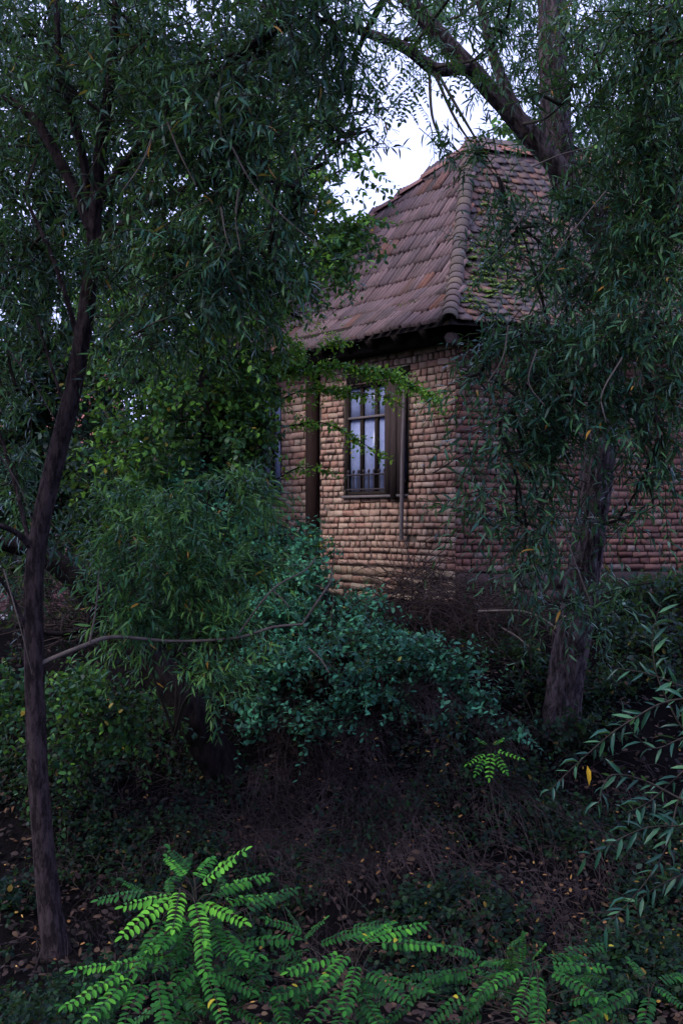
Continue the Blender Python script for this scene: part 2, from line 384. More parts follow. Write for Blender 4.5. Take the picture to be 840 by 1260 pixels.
def axis(fine0, fine1, step, far):
    a = list(np.arange(fine0, fine1, step)); g = step
    lo = [fine0]; hi = [a[-1]]
    while hi[-1] < far: g *= 1.25; hi.append(hi[-1] + g)
    g = step
    while lo[-1] > -far: g *= 1.25; lo.append(lo[-1] - g)
    return np.array(lo[:0:-1] + a + hi[1:])
gx, gy = axis(-6, 6, .10, 800), axis(2.5, 14, .10, 800)
X, Y = np.meshgrid(gx, gy); Z = gz(X, Y)
b = Bag(); idx = np.arange(X.size).reshape(X.shape)
b.quads(np.stack([X, Y, Z], -1).reshape(-1, 3), np.stack([idx[:-1, :-1], idx[:-1, 1:], idx[1:, 1:], idx[1:, :-1]], -1))
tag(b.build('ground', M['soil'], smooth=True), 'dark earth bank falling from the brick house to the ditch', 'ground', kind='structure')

# ------------------------------------------------------------------ house
C0 = np.array([1.257, 12.57, 0.0]); f1 = np.array([-.625, .7806, 0]); n1 = np.array([-.7806, -.625, 0])
f2 = np.array([.9487, .3162, 0]); n2 = np.array([.3162, -.9487, 0]); UP = np.array([0, 0, 1.])
ZB, ZT = CAMZ - 1.35, CAMZ + 2.16
def s_of(u, o, dr):
    k = (u - CU) / FPX; return (o[0] - k * o[1]) / (k * dr[1] - dr[0])
def z_of(v, y): return CAMZ + (HV - v) / FPX * y
def su(u): return s_of(u, C0, f1)
def zu(v, s): return z_of(v, C0[1] + f1[1] * s)
house = thing('brick_house', (C0[0], C0[1], ZB), 'old brick house with mossy tiled hip roof standing above the bank', 'house')
def wall_slab(name, o, dr, n, s0, s1, z0, z1, holes, thick=.32):
    ss = sorted({s0, s1, *[h[0] for h in holes], *[h[1] for h in holes]}); zs = sorted({z0, z1, *[h[2] for h in holes], *[h[3] for h in holes]})
    bg = Bag()
    for a, b_ in zip(ss, ss[1:]):
        for c, d in zip(zs, zs[1:]):
            if any(h[0] <= (a + b_) / 2 <= h[1] and h[2] <= (c + d) / 2 <= h[3] for h in holes): continue
            box(bg, o + dr * (a + b_) / 2 - n * thick / 2 + UP * (c + d) / 2, dr, n, UP, b_ - a, thick, d - c)
    return bg.build(name, M['mortar'], house)
# windows: (s0, s1, z0, z1)
sW0, sW1 = su(503), su(424); zW0, zW1 = zu(609, su(460)), zu(468, su(460))
sV0, sV1 = su(347), su(318); zV0, zV1 = zu(606, su(333)), zu(480, su(333))
HOLES = [(sW0, sW1, zW0, zW1), (sV0, sV1, zV0, zV1)]
w1 = wall_slab('wall', C0, f1, n1, 0.30, 6.9, ZB, ZT, HOLES)
w2 = wall_slab('wall', C0, f2, n2, 0.0, 6.5, ZB, ZT, [])
# rear walls close the building
cB, cR = C0 + f1 * 6.9, C0 + f2 * 6.5; cF = cB + f2 * 6.5
bgw = Bag()
for a, b_ in ((cB, cF), (cR, cF)):
    dd = (b_ - a); Lw = np.linalg.norm(dd); dd = dd / Lw; nn = np.array([dd[1], -dd[0], 0])
    box(bgw, (a + b_) / 2 + UP * (ZB + ZT) / 2, dd, nn, UP, Lw - .35, .3, ZT - ZB - .02)
bgw.build('wall', M['mortar'], house)

# one chamfered, knocked-about unit brick in several variants
def unit_brick(seed, ch=.030, jit=.028, chx=.018):
    r = np.random.default_rng(seed)
    P = []
    for sx in (-1, 1):
        for sy in (-1, 1):
            for sz in (-1, 1):
                for ax in range(3):
                    p = np.array([sx, sy, sz], float) * .5; q = np.array([chx, .04, ch])
                    for k in range(3):
                        if k != ax: p[k] -= np.sign(p[k]) * q[k] * r.uniform(.3, 1.9)
                    p += r.normal(0, jit, 3) * np.array([.25, .5, .6])
                    P.append(p)
    return np.array(P)
def hull_faces(P):
    import bmesh
    bm = bmesh.new()
    for p in P: bm.verts.new(p)
    bmesh.ops.convex_hull(bm, input=bm.verts); bmesh.ops.triangulate(bm, faces=bm.faces[:])
    bm.normal_update(); bm.verts.ensure_lookup_table(); bm.verts.index_update()
    V = np.array([v.co[:] for v in bm.verts]); F = np.array([[v.index for v in f.verts] for f in bm.faces]); bm.free()
    return V, F
UB = [hull_faces(unit_brick(s)) for s in range(10)]
US = [hull_faces(unit_brick(40 + s, .13, .09, .10)) for s in range(8)]
def unit_meshes(name, units, mat):
    out = []
    for V, F in units:
        bg = Bag(); bg.add(V, F); out.append(bg.mesh(name, mat))
    return out
def lay(o, dr, n, s0, s1, z0, z1, holes, seed, course=.0765, st=.172, hd=.098, keep=None):
    """English-bond courses, uneven by hand: list of (s, z, length, height, proud)"""
    r = np.random.default_rng(seed); out = []; z = z0; k = 0
    while z < z1 - .03:
        h = course * r.uniform(.9, 1.1); pitch = st if k % 2 == 0 else hd
        s = s0 + r.uniform(-.06, .0)
        while s < s1 - .02:
            L = pitch * r.uniform(.82, 1.2)
            if s + L > s1: L = s1 - s
            a, b_ = max(s, s0), s + L
            segs = [(a, b_)]
            for hh in holes:
                if hh[2] < z + h * .5 < hh[3]:
                    segs = [(x0, min(x1, hh[0])) for x0, x1 in segs if x0 < hh[0]] + [(max(x0, hh[1]), x1) for x0, x1 in segs if x1 > hh[1]]
            for x0, x1 in segs:
                if x1 - x0 > .03:
                    wav = .005 * math.sin(1.7 * x0 + k * .1) + .003 * math.sin(4.1 * x0 + seed)
                    out.append([(x0 + x1) / 2, z + h / 2 + wav, x1 - x0 - r.uniform(.012, .024), h - r.uniform(.007, .015), r.normal(.004, .0055)])
            s += L
        z += h; k += 1
    return out
def place(o, dr, n, it, depth=.11, front=.013):
    """matrix columns for a piece whose outer face stands 'front + proud' before the wall sheet"""
    s, z, L, h, pr = it
    c = o + dr * s + n * (front + pr - depth / 2) + UP * z
    rr = random.gauss(0, .012); ry = random.gauss(0, .03)
    a = dr * math.cos(rr) + UP * math.sin(rr); u_ = UP * math.cos(rr) - dr * math.sin(rr)
    nn = n * math.cos(ry) + a * math.sin(ry); a = a * math.cos(ry) - n * math.sin(ry)
    return c, a, nn, u_, (L, depth, h)
def pieces(name, items, units, meshes, mat, parent, o, dr, n, chosen, depth=.11):
    bag = Bag(); cnt = 0
    for i, it in enumerate(items):
        c, a, nn, u_, sc3 = place(o, dr, n, it, depth); j = random.randrange(len(units))
        if i in chosen:
            ob = link(name, meshes[j], parent); m = Matrix.Identity(4)
            for k in range(3):
                m[k][0], m[k][1], m[k][2], m[k][3] = a[k] * sc3[0], nn[k] * sc3[1], u_[k] * sc3[2], c[k]
            ob.matrix_basis = m
            cnt += 1
        else:
            V, F = units[j]
            bag.add(c + V[:, :1] * a * sc3[0] + V[:, 1:2] * nn * sc3[1] + V[:, 2:] * u_ * sc3[2], F, random.random())
    if bag.n: tag(bag.build(name + 's' if not name.endswith('s') else name, mat, parent), kind='stuff')
    return cnt
SP = su(389)                                           # the timber post stands here
zr = zu(695, su(430))                                  # below this the wall is rubble
it1 = lay(C0, f1, n1, -.012, SP - .10, zr, ZT, HOLES, 3)
it1b = lay(C0, f1, n1, SP + .10, 5.6, zr, ZT, HOLES, 4, course=.088, st=.22, hd=.13)
it2 = lay(C0, f2, n2, -.012, 5.2, zr - .03, ZT, [], 8, course=.078, st=.215, hd=.125)
def rank(items, o, dr, um, vm, rad):
    sc_ = []
    for i, it in enumerate(items):
        p = o + dr * it[0]; u = CU + FPX * p[0] / p[1]; v = HV - FPX * (it[1] - CAMZ) / p[1]
        sc_.append((math.hypot((u - um), (v - vm) * rad), i))
    return [i for _, i in sorted(sc_)]
ch1 = set(rank(it1, C0, f1, 455, 620, .8)[:300])
mb = unit_meshes('brick', UB, M['brick']); mbr = unit_meshes('shaded_red_brick', UB, M['brick_r_shade'])
pieces('brick', it1, UB, mb, M['brick'], w1, C0, f1, n1, ch1)
pieces('brick', it1b, UB, mb, M['brick'], w1, C0, f1, n1, set())
ch2 = set(rank(it2, C0, f2, 585, 600, .8)[:110]) | set(rank(it2, C0, f2, 800, 640, 1.0)[:110])
pieces('brick', it2, UB, mbr, M['brick_r_shade'], w2, C0, f2, n2, ch2)
# rubble plinth under the bricks
def rubble(o, dr, s0, s1, z0, z1, seed, hh=(.07, .12), ll=(.10, .24)):
    r = np.random.default_rng(seed); out = []; z = z1
    while z > z0:
        h = r.uniform(*hh); s = s0
        while s < s1:
            L = r.uniform(*ll); L = min(L, s1 - s)
            if L > .04: out.append([s + L / 2, z - h / 2 + r.normal(0, .006), L - .015, h - .014, r.normal(.01, .010)])
            s += L
        z -= h
    return out
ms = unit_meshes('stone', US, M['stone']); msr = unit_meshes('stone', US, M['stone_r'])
r1 = rubble(C0, f1, 0.0, SP - .10, ZB + .2, zr - .004, 5)
pieces('stone', r1, US, ms, M['stone'], w1, C0, f1, n1, set(rank(r1, C0, f1, 440, 700, 1)[:80]))
r1b = rubble(C0, f1, SP + .1, 5.6, ZB + .2, zr - .004, 6)
pieces('stone', r1b, US, ms, M['stone'], w1, C0, f1, n1, set())
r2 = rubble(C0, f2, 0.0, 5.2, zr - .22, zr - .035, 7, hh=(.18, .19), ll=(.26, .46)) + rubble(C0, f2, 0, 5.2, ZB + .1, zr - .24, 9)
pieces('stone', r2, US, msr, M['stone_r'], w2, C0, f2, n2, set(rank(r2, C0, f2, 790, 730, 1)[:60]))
# timber post on the wall joint
bg = Bag(); box(bg, C0 + f1 * SP + n1 * .05 + UP * (ZB + ZT - .1) / 2, f1, n1, UP, .150, .13, ZT - .1 - ZB); bg.build('post', M['post'], house)

# roof: E eave corner, A apex; the pitch is flatter over the lowest courses
E = np.array([(553 - CU) / FPX * 12.0, 12.0, z_of(393, 12.0)]); A = np.array([(578 - CU) / FPX * 14.5, 14.5, z_of(184, 14.5)])
dA = A - E; T1 = float(np.dot(dA[:2], -n1[:2])); T2 = float(np.dot(dA[:2], -n2[:2])); H1 = float(np.dot(dA[:2], f1[:2])); H2 = float(np.dot(dA[:2], f2[:2]))
DZ = dA[2]; LB = 7.5; LR = 7.0
def g(q): return np.where(q < .30, q * .74, .222 + (q - .30) * (.778 / .70)) * DZ
def rp1(s, q): return E + f1 * s - n1 * (q * T1) + UP * g(q)
def rp2(s, q): return E + f2 * s - n2 * (q * T2) + UP * g(q)
deck = Bag(); qs = np.linspace(0, 1, 11)
def strip(fn, lo, hi):
    Vs = []
    for q in qs: Vs += [fn(lo(q), q), fn(hi(q), q)]
    Q = [[2 * i, 2 * i + 1, 2 * i + 3, 2 * i + 2] for i in range(len(qs) - 1)]
    deck.quads(np.array(Vs) - UP * .05, Q)
strip(rp1, lambda q: q * H1, lambda q: LB - q * (LB - H1)); strip(rp2, lambda q: q * H2, lambda q: LR)
Bp = rp1(LB, 0); Rp = rp2(LR, 1); Rb = Bp + f2 * LR
deck.quads([A - UP * .05, Rp - UP * .05, Rb - UP * .05, Bp - UP * .05], [[0, 1, 2, 3]])
deck.add([Rp - UP * .05, rp2(LR, 0) - UP * .05, Rb - UP * .05], [[0, 1, 2]])
roof = deck.build('roof', M['wood_d'], house)
# dark eave timbers
bg = Bag()
box(bg, C0 + f1 * 3.4 + n1 * .16 + UP * (ZT - .03), f1, n1, UP, 6.9, .30, .34); bg.build('wall_plate', M['wood_d'], house)
bg = Bag(); box(bg, C0 + f2 * 3.1 + n2 * .16 + UP * (ZT - .025), f2, n2, UP, 6.2, .30, .30); bg.build('wall_plate', M['wood_d'], house)
for k in range(14):
    bg = Bag(); s = .45 + k * .46; a = rp1(s, .02) - UP * .13; b_ = rp1(s, .28) - UP * .13; dv = norm(b_ - a)
    box(bg, (a + b_) / 2, dv, f1, np.cross(dv, f1), np.linalg.norm(b_ - a), .10, .11); bg.build('rafter', M['wood_d'], roof)
for k in range(12):
    bg = Bag(); s = .5 + k * .46; a = rp2(s, .02) - UP * .13; b_ = rp2(s, .28) - UP * .13; dv = norm(b_ - a)
    box(bg, (a + b_) / 2, dv, f2, np.cross(dv, f2), np.linalg.norm(b_ - a), .10, .11); bg.build('rafter', M['wood_d'], roof)
hipd = norm((A - E) * np.array([1, 1, 0])); bg = Bag()
bark_tube(bg, [E - UP * .19 + hipd * .02, E - UP * .17 + hipd * .35, E - UP * .10 + hipd * .8], [.060, .075, .095], 14, .30, 3)
c_ = E - UP * .19 + hipd * .02
bg.add(np.concatenate([[c_], [c_ + .058 * (np.cross(hipd, UP) * math.cos(a) + UP * math.sin(a)) for a in np.arange(10) * .6283]]), [[0, 1 + i, 1 + (i + 1) % 10] for i in range(10)])
bg.build('rafter', M['shutter'], roof)
# tiles
def tile_ribbed(w_=.134, L=.36, th=.024):
    prof = [(-.49, -.004), (-.43, .022), (-.25, .026), (-.12, .022), (-.085, -.010), (.085, -.010), (.12, .022), (.25, .026), (.43, .022), (.49, -.004)]
    V = []
    for y in (0, L): V += [(x * w_, y, z + th) for x, z in prof]
    V += [(x * w_, 0, 0) for x, z in prof]; n = len(prof)
    Q = [[i, i + 1, n + i + 1, n + i] for i in range(n - 1)] + [[2 * n + i, 2 * n + i + 1, i + 1, i] for i in range(n - 1)]
    return np.array(V), np.concatenate([np.array(Q)[:, [0, 1, 2]], np.array(Q)[:, [0, 2, 3]]])
def tile_beaver(w_=.164, L=.34, th=.016, seed=0):
    r = np.random.default_rng(seed)
    out = [(-.5, 1), (-.5, .16), (-.36, .06), (-.14, .005), (.14, .0), (.36, .06), (.5, .16), (.5, 1)]
    V = [(x * w_, y * L + r.normal(0, .003), th + .010 * (1 - (2 * x) ** 2)) for x, y in out] + [(x * w_, y * L + r.normal(0, .003), 0.010 * (1 - (2 * x) ** 2)) for x, y in out]
    n = len(out); F = [[0, i + 1, i + 2] for i in range(n - 2)]
    F = [[0, 1, 7], [1, 6, 7], [1, 2, 6], [2, 5, 6], [2, 3, 5], [3, 4, 5]]
    for i in range(n):
        j = (i + 1) % n; F += [[j, i, n + i], [j, n + i, n + j]]
    return np.array(V, float), np.array(F)
TU1 = [tile_ribbed(L=.36 + .01 * k) for k in range(3)]; TU2 = [tile_beaver(seed=k) for k in range(5)]
def tile_face(fn, T, e, n, lo, hi, expo, wd, units, mat, nm, pick, tilt, sag):
    qa = np.linspace(0, 1, 400); pts = np.array([fn(0, q) for q in qa]); L = np.concatenate([[0], np.cumsum(np.linalg.norm(np.diff(pts, axis=0), axis=1))])
    rows = int(L[-1] / expo); allt = []
    for k in range(rows + 1):
        l = k * expo - .03; q = float(np.interp(max(l, 0), L, qa)) + min(l, 0) * .5; q2 = float(np.interp(l + .2, L, qa))
        s = lo(max(q, 0)) + .02 + (wd * .5 if k % 2 else 0) - wd; j = 0
        while s < hi(max(q, 0)) - .02:
            if s > lo(max(q, 0)) + .05: allt.append((s, q, q2))
            s += wd * random.uniform(.97, 1.04)
    bag = Bag(); mesh = unit_meshes('roof_tile', units, mat); cnt = 0
    order = []
    for i, (s, q, q2) in enumerate(allt):
        p = fn(s, q); u = CU + FPX * p[0] / p[1]; v = HV - FPX * (p[2] - CAMZ) / p[1]
        order.append((pick(u, v), i))
    ok = {i for d_, i in sorted(order)[:150]}
    for i, (s, q, q2) in enumerate(allt):
        p = fn(s, q); up = norm(fn(s, q2 + .02) - p); nn = norm(np.cross(e, up)); nn = nn if nn[2] > 0 else -nn
        t = R(tilt + random.gauss(0, 1.2)); yy = up * math.cos(t) - nn * math.sin(t); zz = np.cross(e, yy); zz = zz if zz[2] > 0 else -zz
        rz = random.gauss(0, .025); xx = e * math.cos(rz) + yy * math.sin(rz); yy = yy * math.cos(rz) - e * math.sin(rz)
        pos = p + nn * (.014 + random.gauss(0, .006) + sag(s, q)) + up * random.gauss(0, .008)
        if np.dot(np.cross(xx, yy), zz) < 0: xx = -xx
        j = random.randrange(len(units))
        if i in ok:
            ob = link('roof_tile', mesh[j], roof); m = Matrix.Identity(4)
            for k in range(3): m[k][0], m[k][1], m[k][2], m[k][3] = xx[k], yy[k], zz[k], pos[k]
            ob.matrix_basis = m
        else:
            V, F = units[j]; bag.add(pos + V[:, :1] * xx + V[:, 1:2] * yy + V[:, 2:] * zz, F, random.random())
    if bag.n: tag(bag.build('roof_tiles', mat, roof), kind='stuff')
    return allt
sag1 = lambda s, q: .02 * math.sin(s * 2.1 + q * 5) - .01
tile_face(rp1, T1, f1, n1, lambda q: q * H1, lambda q: LB - q * (LB - H1), .262, .154, TU1, M['tile1'], 'roof_tile', lambda u, v: math.hypot(u - 490, v - 320), 6.0, sag1)
t2 = tile_face(rp2, T2, f2, n2, lambda q: q * H2, lambda q: LR, .127, .168, TU2, M['tile2'], 'roof_tile', lambda u, v: math.hypot(u - 600, v - 320), 8.0, sag1)
# hip and ridge caps
def cap_unit(L, r0, r1, th=.016, n=8):
    V = []; a = np.linspace(0.05, math.pi - .05, n)
    for y, r in ((0, r0), (L, r1)):
        V += [(r * math.cos(t), y, r * math.sin(t) * .85) for t in a]
    for y, r in ((0, r0 - th), (L, r1 - th)):
        V += [(r * math.cos(t), y, r * math.sin(t) * .85) for t in a]
    Q = []
    for i in range(n - 1): Q += [[i, i + 1, n + i + 1, n + i], [2 * n + i + 1, 2 * n + i, 3 * n + i, 3 * n + i + 1], [2 * n + i, 2 * n + i + 1, i + 1, i]]
    Q = np.array(Q); return np.array(V), np.concatenate([Q[:, [0, 1, 2]], Q[:, [0, 2, 3]]])
def caps(name, fn, lo, hi, expo, unit, mat, lift, jit):
    qa = np.linspace(lo, hi, 300); P = np.array([fn(q) for q in qa]); L = np.concatenate([[0], np.cumsum(np.linalg.norm(np.diff(P, axis=0), axis=1))])
    bg = Bag(); bg.add(*unit); me = bg.mesh(name, mat, True)
    for l in np.arange(0, L[-1], expo):
        p = np.array([np.interp(l, L, P[:, i]) for i in range(3)]); p2 = np.array([np.interp(min(l + .15, L[-1]), L, P[:, i]) for i in range(3)])
        if np.linalg.norm(p2 - p) < .02: continue
        y = norm(p2 - p); y = norm(y - UP * .06); x = norm(np.cross(y, UP)); z = np.cross(x, y)
        x = norm(x + np.array([random.gauss(0, jit) for _ in range(3)])); z = norm(np.cross(x, y)); x = np.cross(y, z)
        p = p + z * lift
        ob = link(name, me, roof); m = Matrix.Identity(4)
        for k in range(3): m[k][0], m[k][1], m[k][2], m[k][3] = x[k], y[k], z[k], p[k]
        ob.matrix_basis = m
caps('hip_tile', lambda q: rp1(q * H1, q), -.02, .965, .148, cap_unit(.32, .092, .066, .018, 7), M['hip'], .035, .07)
caps('ridge_tile', lambda q: rp1(LB - q * (LB - H1), q), 0.0, 1, .40, cap_unit(.44, .11, .09), M['ridge'], .01, .02)
caps('ridge_tile', lambda q: A + (Rp - A) * q, 0.0, 1, .40, cap_unit(.44, .11, .09), M['ridge'], .01, .02)
# moss cushions along the tile edges
mo = Bag()
def moss_at(p, r, n=7):
    for _ in range(n):
        c = p + rng.normal(0, r, 3) * np.array([1.3, .5, .35]); k = 5; rr = r * rng.uniform(.35, .8)
        ring = [c + np.array([math.cos(a) * rr * rng.uniform(.8, 1.3), math.sin(a) * rr * rng.uniform(.6, 1), -.3 * rr]) for a in np.arange(k) * 6.283 / k]
        mo.add([c + UP * rr * rng.uniform(.5, .9)] + ring, [[0, 1 + i, 1 + (i + 1) % k] for i in range(k)], rng.random())
for s, q, _ in t2:
    p = rp2(s, q); u = CU + FPX * p[0] / p[1]; v = HV - FPX * (p[2] - CAMZ) / p[1]
    d = max(0, 1 - math.hypot((u - 590) / 62, (v - 335) / 52))
    d = max(d, .7 * max(0, 1 - math.hypot((u - 575) / 25, (v - 362) / 14)), .35 * max(0, 1 - math.hypot((u - 600) / 90, (v - 330) / 90)))
    if mnoise.noise(Vector(p * 3.2)) * .5 + d * 1.5 > .30:
        nn = norm(np.cross(f2, rp2(s, q + .05) - p)); nn = nn if nn[2] > 0 else -nn
        moss_at(p + nn * .04 + f2 * rng.normal(0, .05), .034, int(10 + 22 * d))
for _ in range(150):
    s = rng.uniform(.1, 2.8); q = abs(rng.normal(0, .09)); p = rp1(s + q * H1, q)
    if mnoise.noise(Vector(p * 3.0)) > .05: moss_at(p - n1 * -.01 + UP * .05, .022, 4)
tag(mo.build('moss', M['moss'], roof), 'yellow green moss cushions on the roof tiles', kind='stuff')

# windows
def window(s0, s1, z0, z1, cols, rails, deep=.045, grille=False):
    fr = Bag(); zc = (z0 + z1) / 2; W_ = s1 - s0
    def bar(bg, a, b_, c, d, out, th, t=0): box(bg, C0 + f1 * (a + b_) / 2 + n1 * out + UP * (c + d) / 2, f1, n1, UP, abs(b_ - a), th, d - c, t)
    bar(fr, s0, s0 + .05, z0, z1, -deep, .07); bar(fr, s1 - .05, s1, z0, z1, -deep, .07)
    bar(fr, s0 + .05, s1 - .05, z1 - .06, z1, -deep, .07); bar(fr, s0 + .05, s1 - .05, z0, z0 + .045, -deep, .07)
    wn = fr.build('window', M['wood_d'], house)
    edges = [s0 + .05] + cols + [s1 - .05]; zr_ = [z0 + .045] + rails + [z1 - .06]
    for c in cols:
        bg = Bag(); bar(bg, c - .026, c + .026, z0 + .045, z1 - .06, -deep + .004, .032); bg.build('mullion', M['wood_d'], wn)
    for a, b_ in zip(edges, edges[1:]):
        for c, d in zip(zr_, zr_[1:]):
            bg = Bag(); bar(bg, a, b_, c + .004, d - .004, -deep - .015 + random.gauss(0, .002), .006); bg.build('pane', M['glass'], wn)
    for z in rails:
        bg = Bag(); bar(bg, s0 + .05, s1 - .05, z - .014, z + .014, -deep + .012, .05); bg.build('glazing_bar', M['wood_g'], wn)
    bg = Bag(); bar(bg, s0 - .01, s1 + .01, z0 - .035, z0 - .002, -.01, .14); bg.build('sill', M['wood_g'], wn)
    # curtain with soft folds behind the glass
    ss = np.linspace(s0 + .02, s1 - .02, 40); Vs = []
    for z in (z0, z1): Vs += [C0 + f1 * s + n1 * (-deep - .034 + .0015 * math.sin(s * 60) + .003 * math.sin(s * 23)) + UP * z for s in ss]
    bg = Bag(); bg.quads(Vs, [[i, i + 1, 41 + i, 40 + i] for i in range(39)]); bg.build('curtain', M['curtain'], wn, True)
    if grille:
        bg = Bag()
        def rod(p, q, r): tubes(bg, np.array([[p, (p + q) / 2, q]]), np.full((1, 3), r), 6)
        za, zb = zu(584, su(450)), zu(602, su(450)); o_ = n1 * -.005
        for z in (za, zb): rod(C0 + f1 * (s0 + .28) + o_ + UP * z, C0 + f1 * (s1 - .03) + o_ + UP * z, .011)
        for s in np.linspace(s0 + .34, s1 - .07, 9):
            rod(C0 + f1 * s + o_ + UP * (zb - .03), C0 + f1 * s + o_ + UP * (za + .03), .009)
            P = np.array([C0 + f1 * s + o_ + UP * (za + .02 + .012 * k) for k in range(5)]); tubes(bg, P[None], np.array([[.006, .016, .019, .014, .003]]), 6)
        bg.build('grille', M['iron'], wn, True)
    return wn
cA, cBm = su(442.5), su(460.5)
window(sW0, sW1, zW0, zW1, [su(478), cBm, cA], [zu(513, su(450))], grille=True)
window(sV0, sV1, zV0, zV1, [(sV0 + sV1) / 2], [zV0 + .75])
sh = thing  # shutter: boards leaning against the right part of the window
def wbox(bg, u0, u1, v0, v1, out, th, t=0):
    a, b_ = su(u0), su(u1); c, d = zu(v1, (a + b_) / 2), zu(v0, (a + b_) / 2)
    box(bg, C0 + f1 * (a + b_) / 2 + n1 * out + UP * (c + d) / 2, f1, n1, UP, abs(b_ - a), th, d - c, t)
bg = Bag(); wbox(bg, 480, 500, 482, 490, .018, .025); wbox(bg, 480, 500, 590, 597, .018, .025); shut = bg.build('shutter', M['shutter'], house)
for u0, u1, v1, o_ in ((477.5, 484.2, 614, .045), (484.6, 491.8, 615, .050), (492.2, 500, 611, .040)):
    bg = Bag(); wbox(bg, u0, u1, 470, v1, o_, .026); bg.build('plank', M['shutter'], shut)
bg = Bag(); p0 = C0 + f1 * su(500.5) + n1 * .09 + UP * zu(664, su(501)); p1 = C0 + f1 * su(504) + n1 * .08 + UP * zu(480, su(504))
tubes(bg, np.array([[p0, p0 * .5 + p1 * .5 + n1 * .01, p1]]), np.full((1, 3), .024), 4); bg.build('batten', M['wood_g'], house)
bg = Bag(); wbox(bg, 428, 505, 456, 468, .012, .03); bg.build('lintel', M['wood_d'], house)

# ------------------------------------------------------------------ far pink house and its yard, behind the left trees
fh = thing('pink_house', (-9.2, 27, gz(-9.2, 27)), 'distant pink house with red tiled roof glimpsed through trees on the left', 'house')
M['pink'] = solid('pink_render', (.55, .27, .25), .9, 3, .2, .2); M['white'] = solid('white_paint', (.75, .75, .78), .7, 5, .1, 0)
M['redroof'] = solid('red_roof', (.42, .17, .14), .9, 6, .4, .6, 20); M['yard'] = solid('grey_yard', (.30, .28, .32), .95, 4, .4, .4)
zf = float(gz(-8, 27))
bg = Bag(); box(bg, (-9.4, 27, zf + 1.9), (1, 0, 0), (0, 1, 0), UP, 7.6, 4, 3.8); bg.build('wall', M['pink'], fh)
bg = Bag(); x0, x1, yf, zt = -13.4, -5.4, 24.7, zf + 3.75
bg.quads([(x0, yf, zt), (x1, yf, zt), (x1, 27, zt + 2.2), (x0, 27, zt + 2.2), (x1, 29.3, zt), (x0, 29.3, zt)], [[0, 1, 2, 3], [3, 2, 4, 5]]); bg.add([(x0, yf, zt), (x0, 27, zt + 2.2), (x0, 29.3, zt)], [[0, 1, 2]]); bg.add([(x1, yf, zt), (x1, 29.3, zt), (x1, 27, zt + 2.2)], [[0, 1, 2]])
bg.build('roof', M['redroof'], fh)
for x in (-11.6, -9.4, -7.1):
    bg = Bag(); box(bg, (x, 24.985, zf + 2.1), (1, 0, 0), (0, 1, 0), UP, 1.0, .10, 1.5); wn = bg.build('window', M['white'], fh)
    for sx in (-.24, .24):
        bg = Bag(); box(bg, (x + sx, 24.93, zf + 2.1), (1, 0, 0), (0, 1, 0), UP, .40, .03, 1.3); bg.build('pane', M['glass'], wn)
bg = Bag(); xs = np.linspace(-16, -3.4, 30); ys = np.linspace(15.5, 24.6, 20); XX, YY = np.meshgrid(xs, ys); idx = np.arange(XX.size).reshape(XX.shape)
bg.quads(np.stack([XX, YY, gz(XX, YY) + .03], -1).reshape(-1, 3), np.stack([idx[:-1, :-1], idx[:-1, 1:], idx[1:, 1:], idx[1:, :-1]], -1))
tag(bg.build('yard', M['yard']), 'pale grey yard in front of the distant pink house', 'yard', kind='structure')

# ------------------------------------------------------------------ trees
def limb_pts(poly):
    P, _ = catmull([px(*p[:3]) for p in poly], [p[3] for p in poly], 10); return P
def tree(name, label, cat, trunk, limbs, blobs, leaf, bark, kw, group=None, flare=(.35, .18), extra=None, sides=30, amp=.10):
    b0 = px(*trunk[0][:3]); t = thing(name, b0, label, cat, group)
    bg = Bag(); P = [px(*p[:3]) for p in trunk]; Rr = [p[3] for p in trunk]
    P = [P[0] + (P[0] - P[1]) / np.linalg.norm(P[0] - P[1]) * .15] + P; Rr = [Rr[0] * 1.05] + Rr
    bark_tube(bg, P, Rr, sides, amp, random.random() * 50, flare=flare); bg.build('trunk', M[bark], t, True)
    pts = [limb_pts(trunk)]
    for lm in limbs:
        bg = Bag(); bark_tube(bg, [px(*p[:3]) for p in lm], [p[3] for p in lm], max(8, int(sides * .6)), amp, random.random() * 50); bg.build('branch', M[bark], t, True)
        pts.append(limb_pts(lm))
    lim = np.concatenate(pts)
    lb, sb = Bag(), Bag(); fill(lb, sb, blobs, lim, **kw)
    if extra: extra(lb, sb, lim)
    cr = lb.build('crown', M[leaf], t); tag(sb.build('twigs', M['twig'], cr), kind='stuff')
    return t
WK = dict(lengths=(.25, .65), droop=.28, spacing=.024, leafL=.098, leafW=.0165, hang=.22, down=.18, outward=.5, odd=.008, ang=(30, 70))
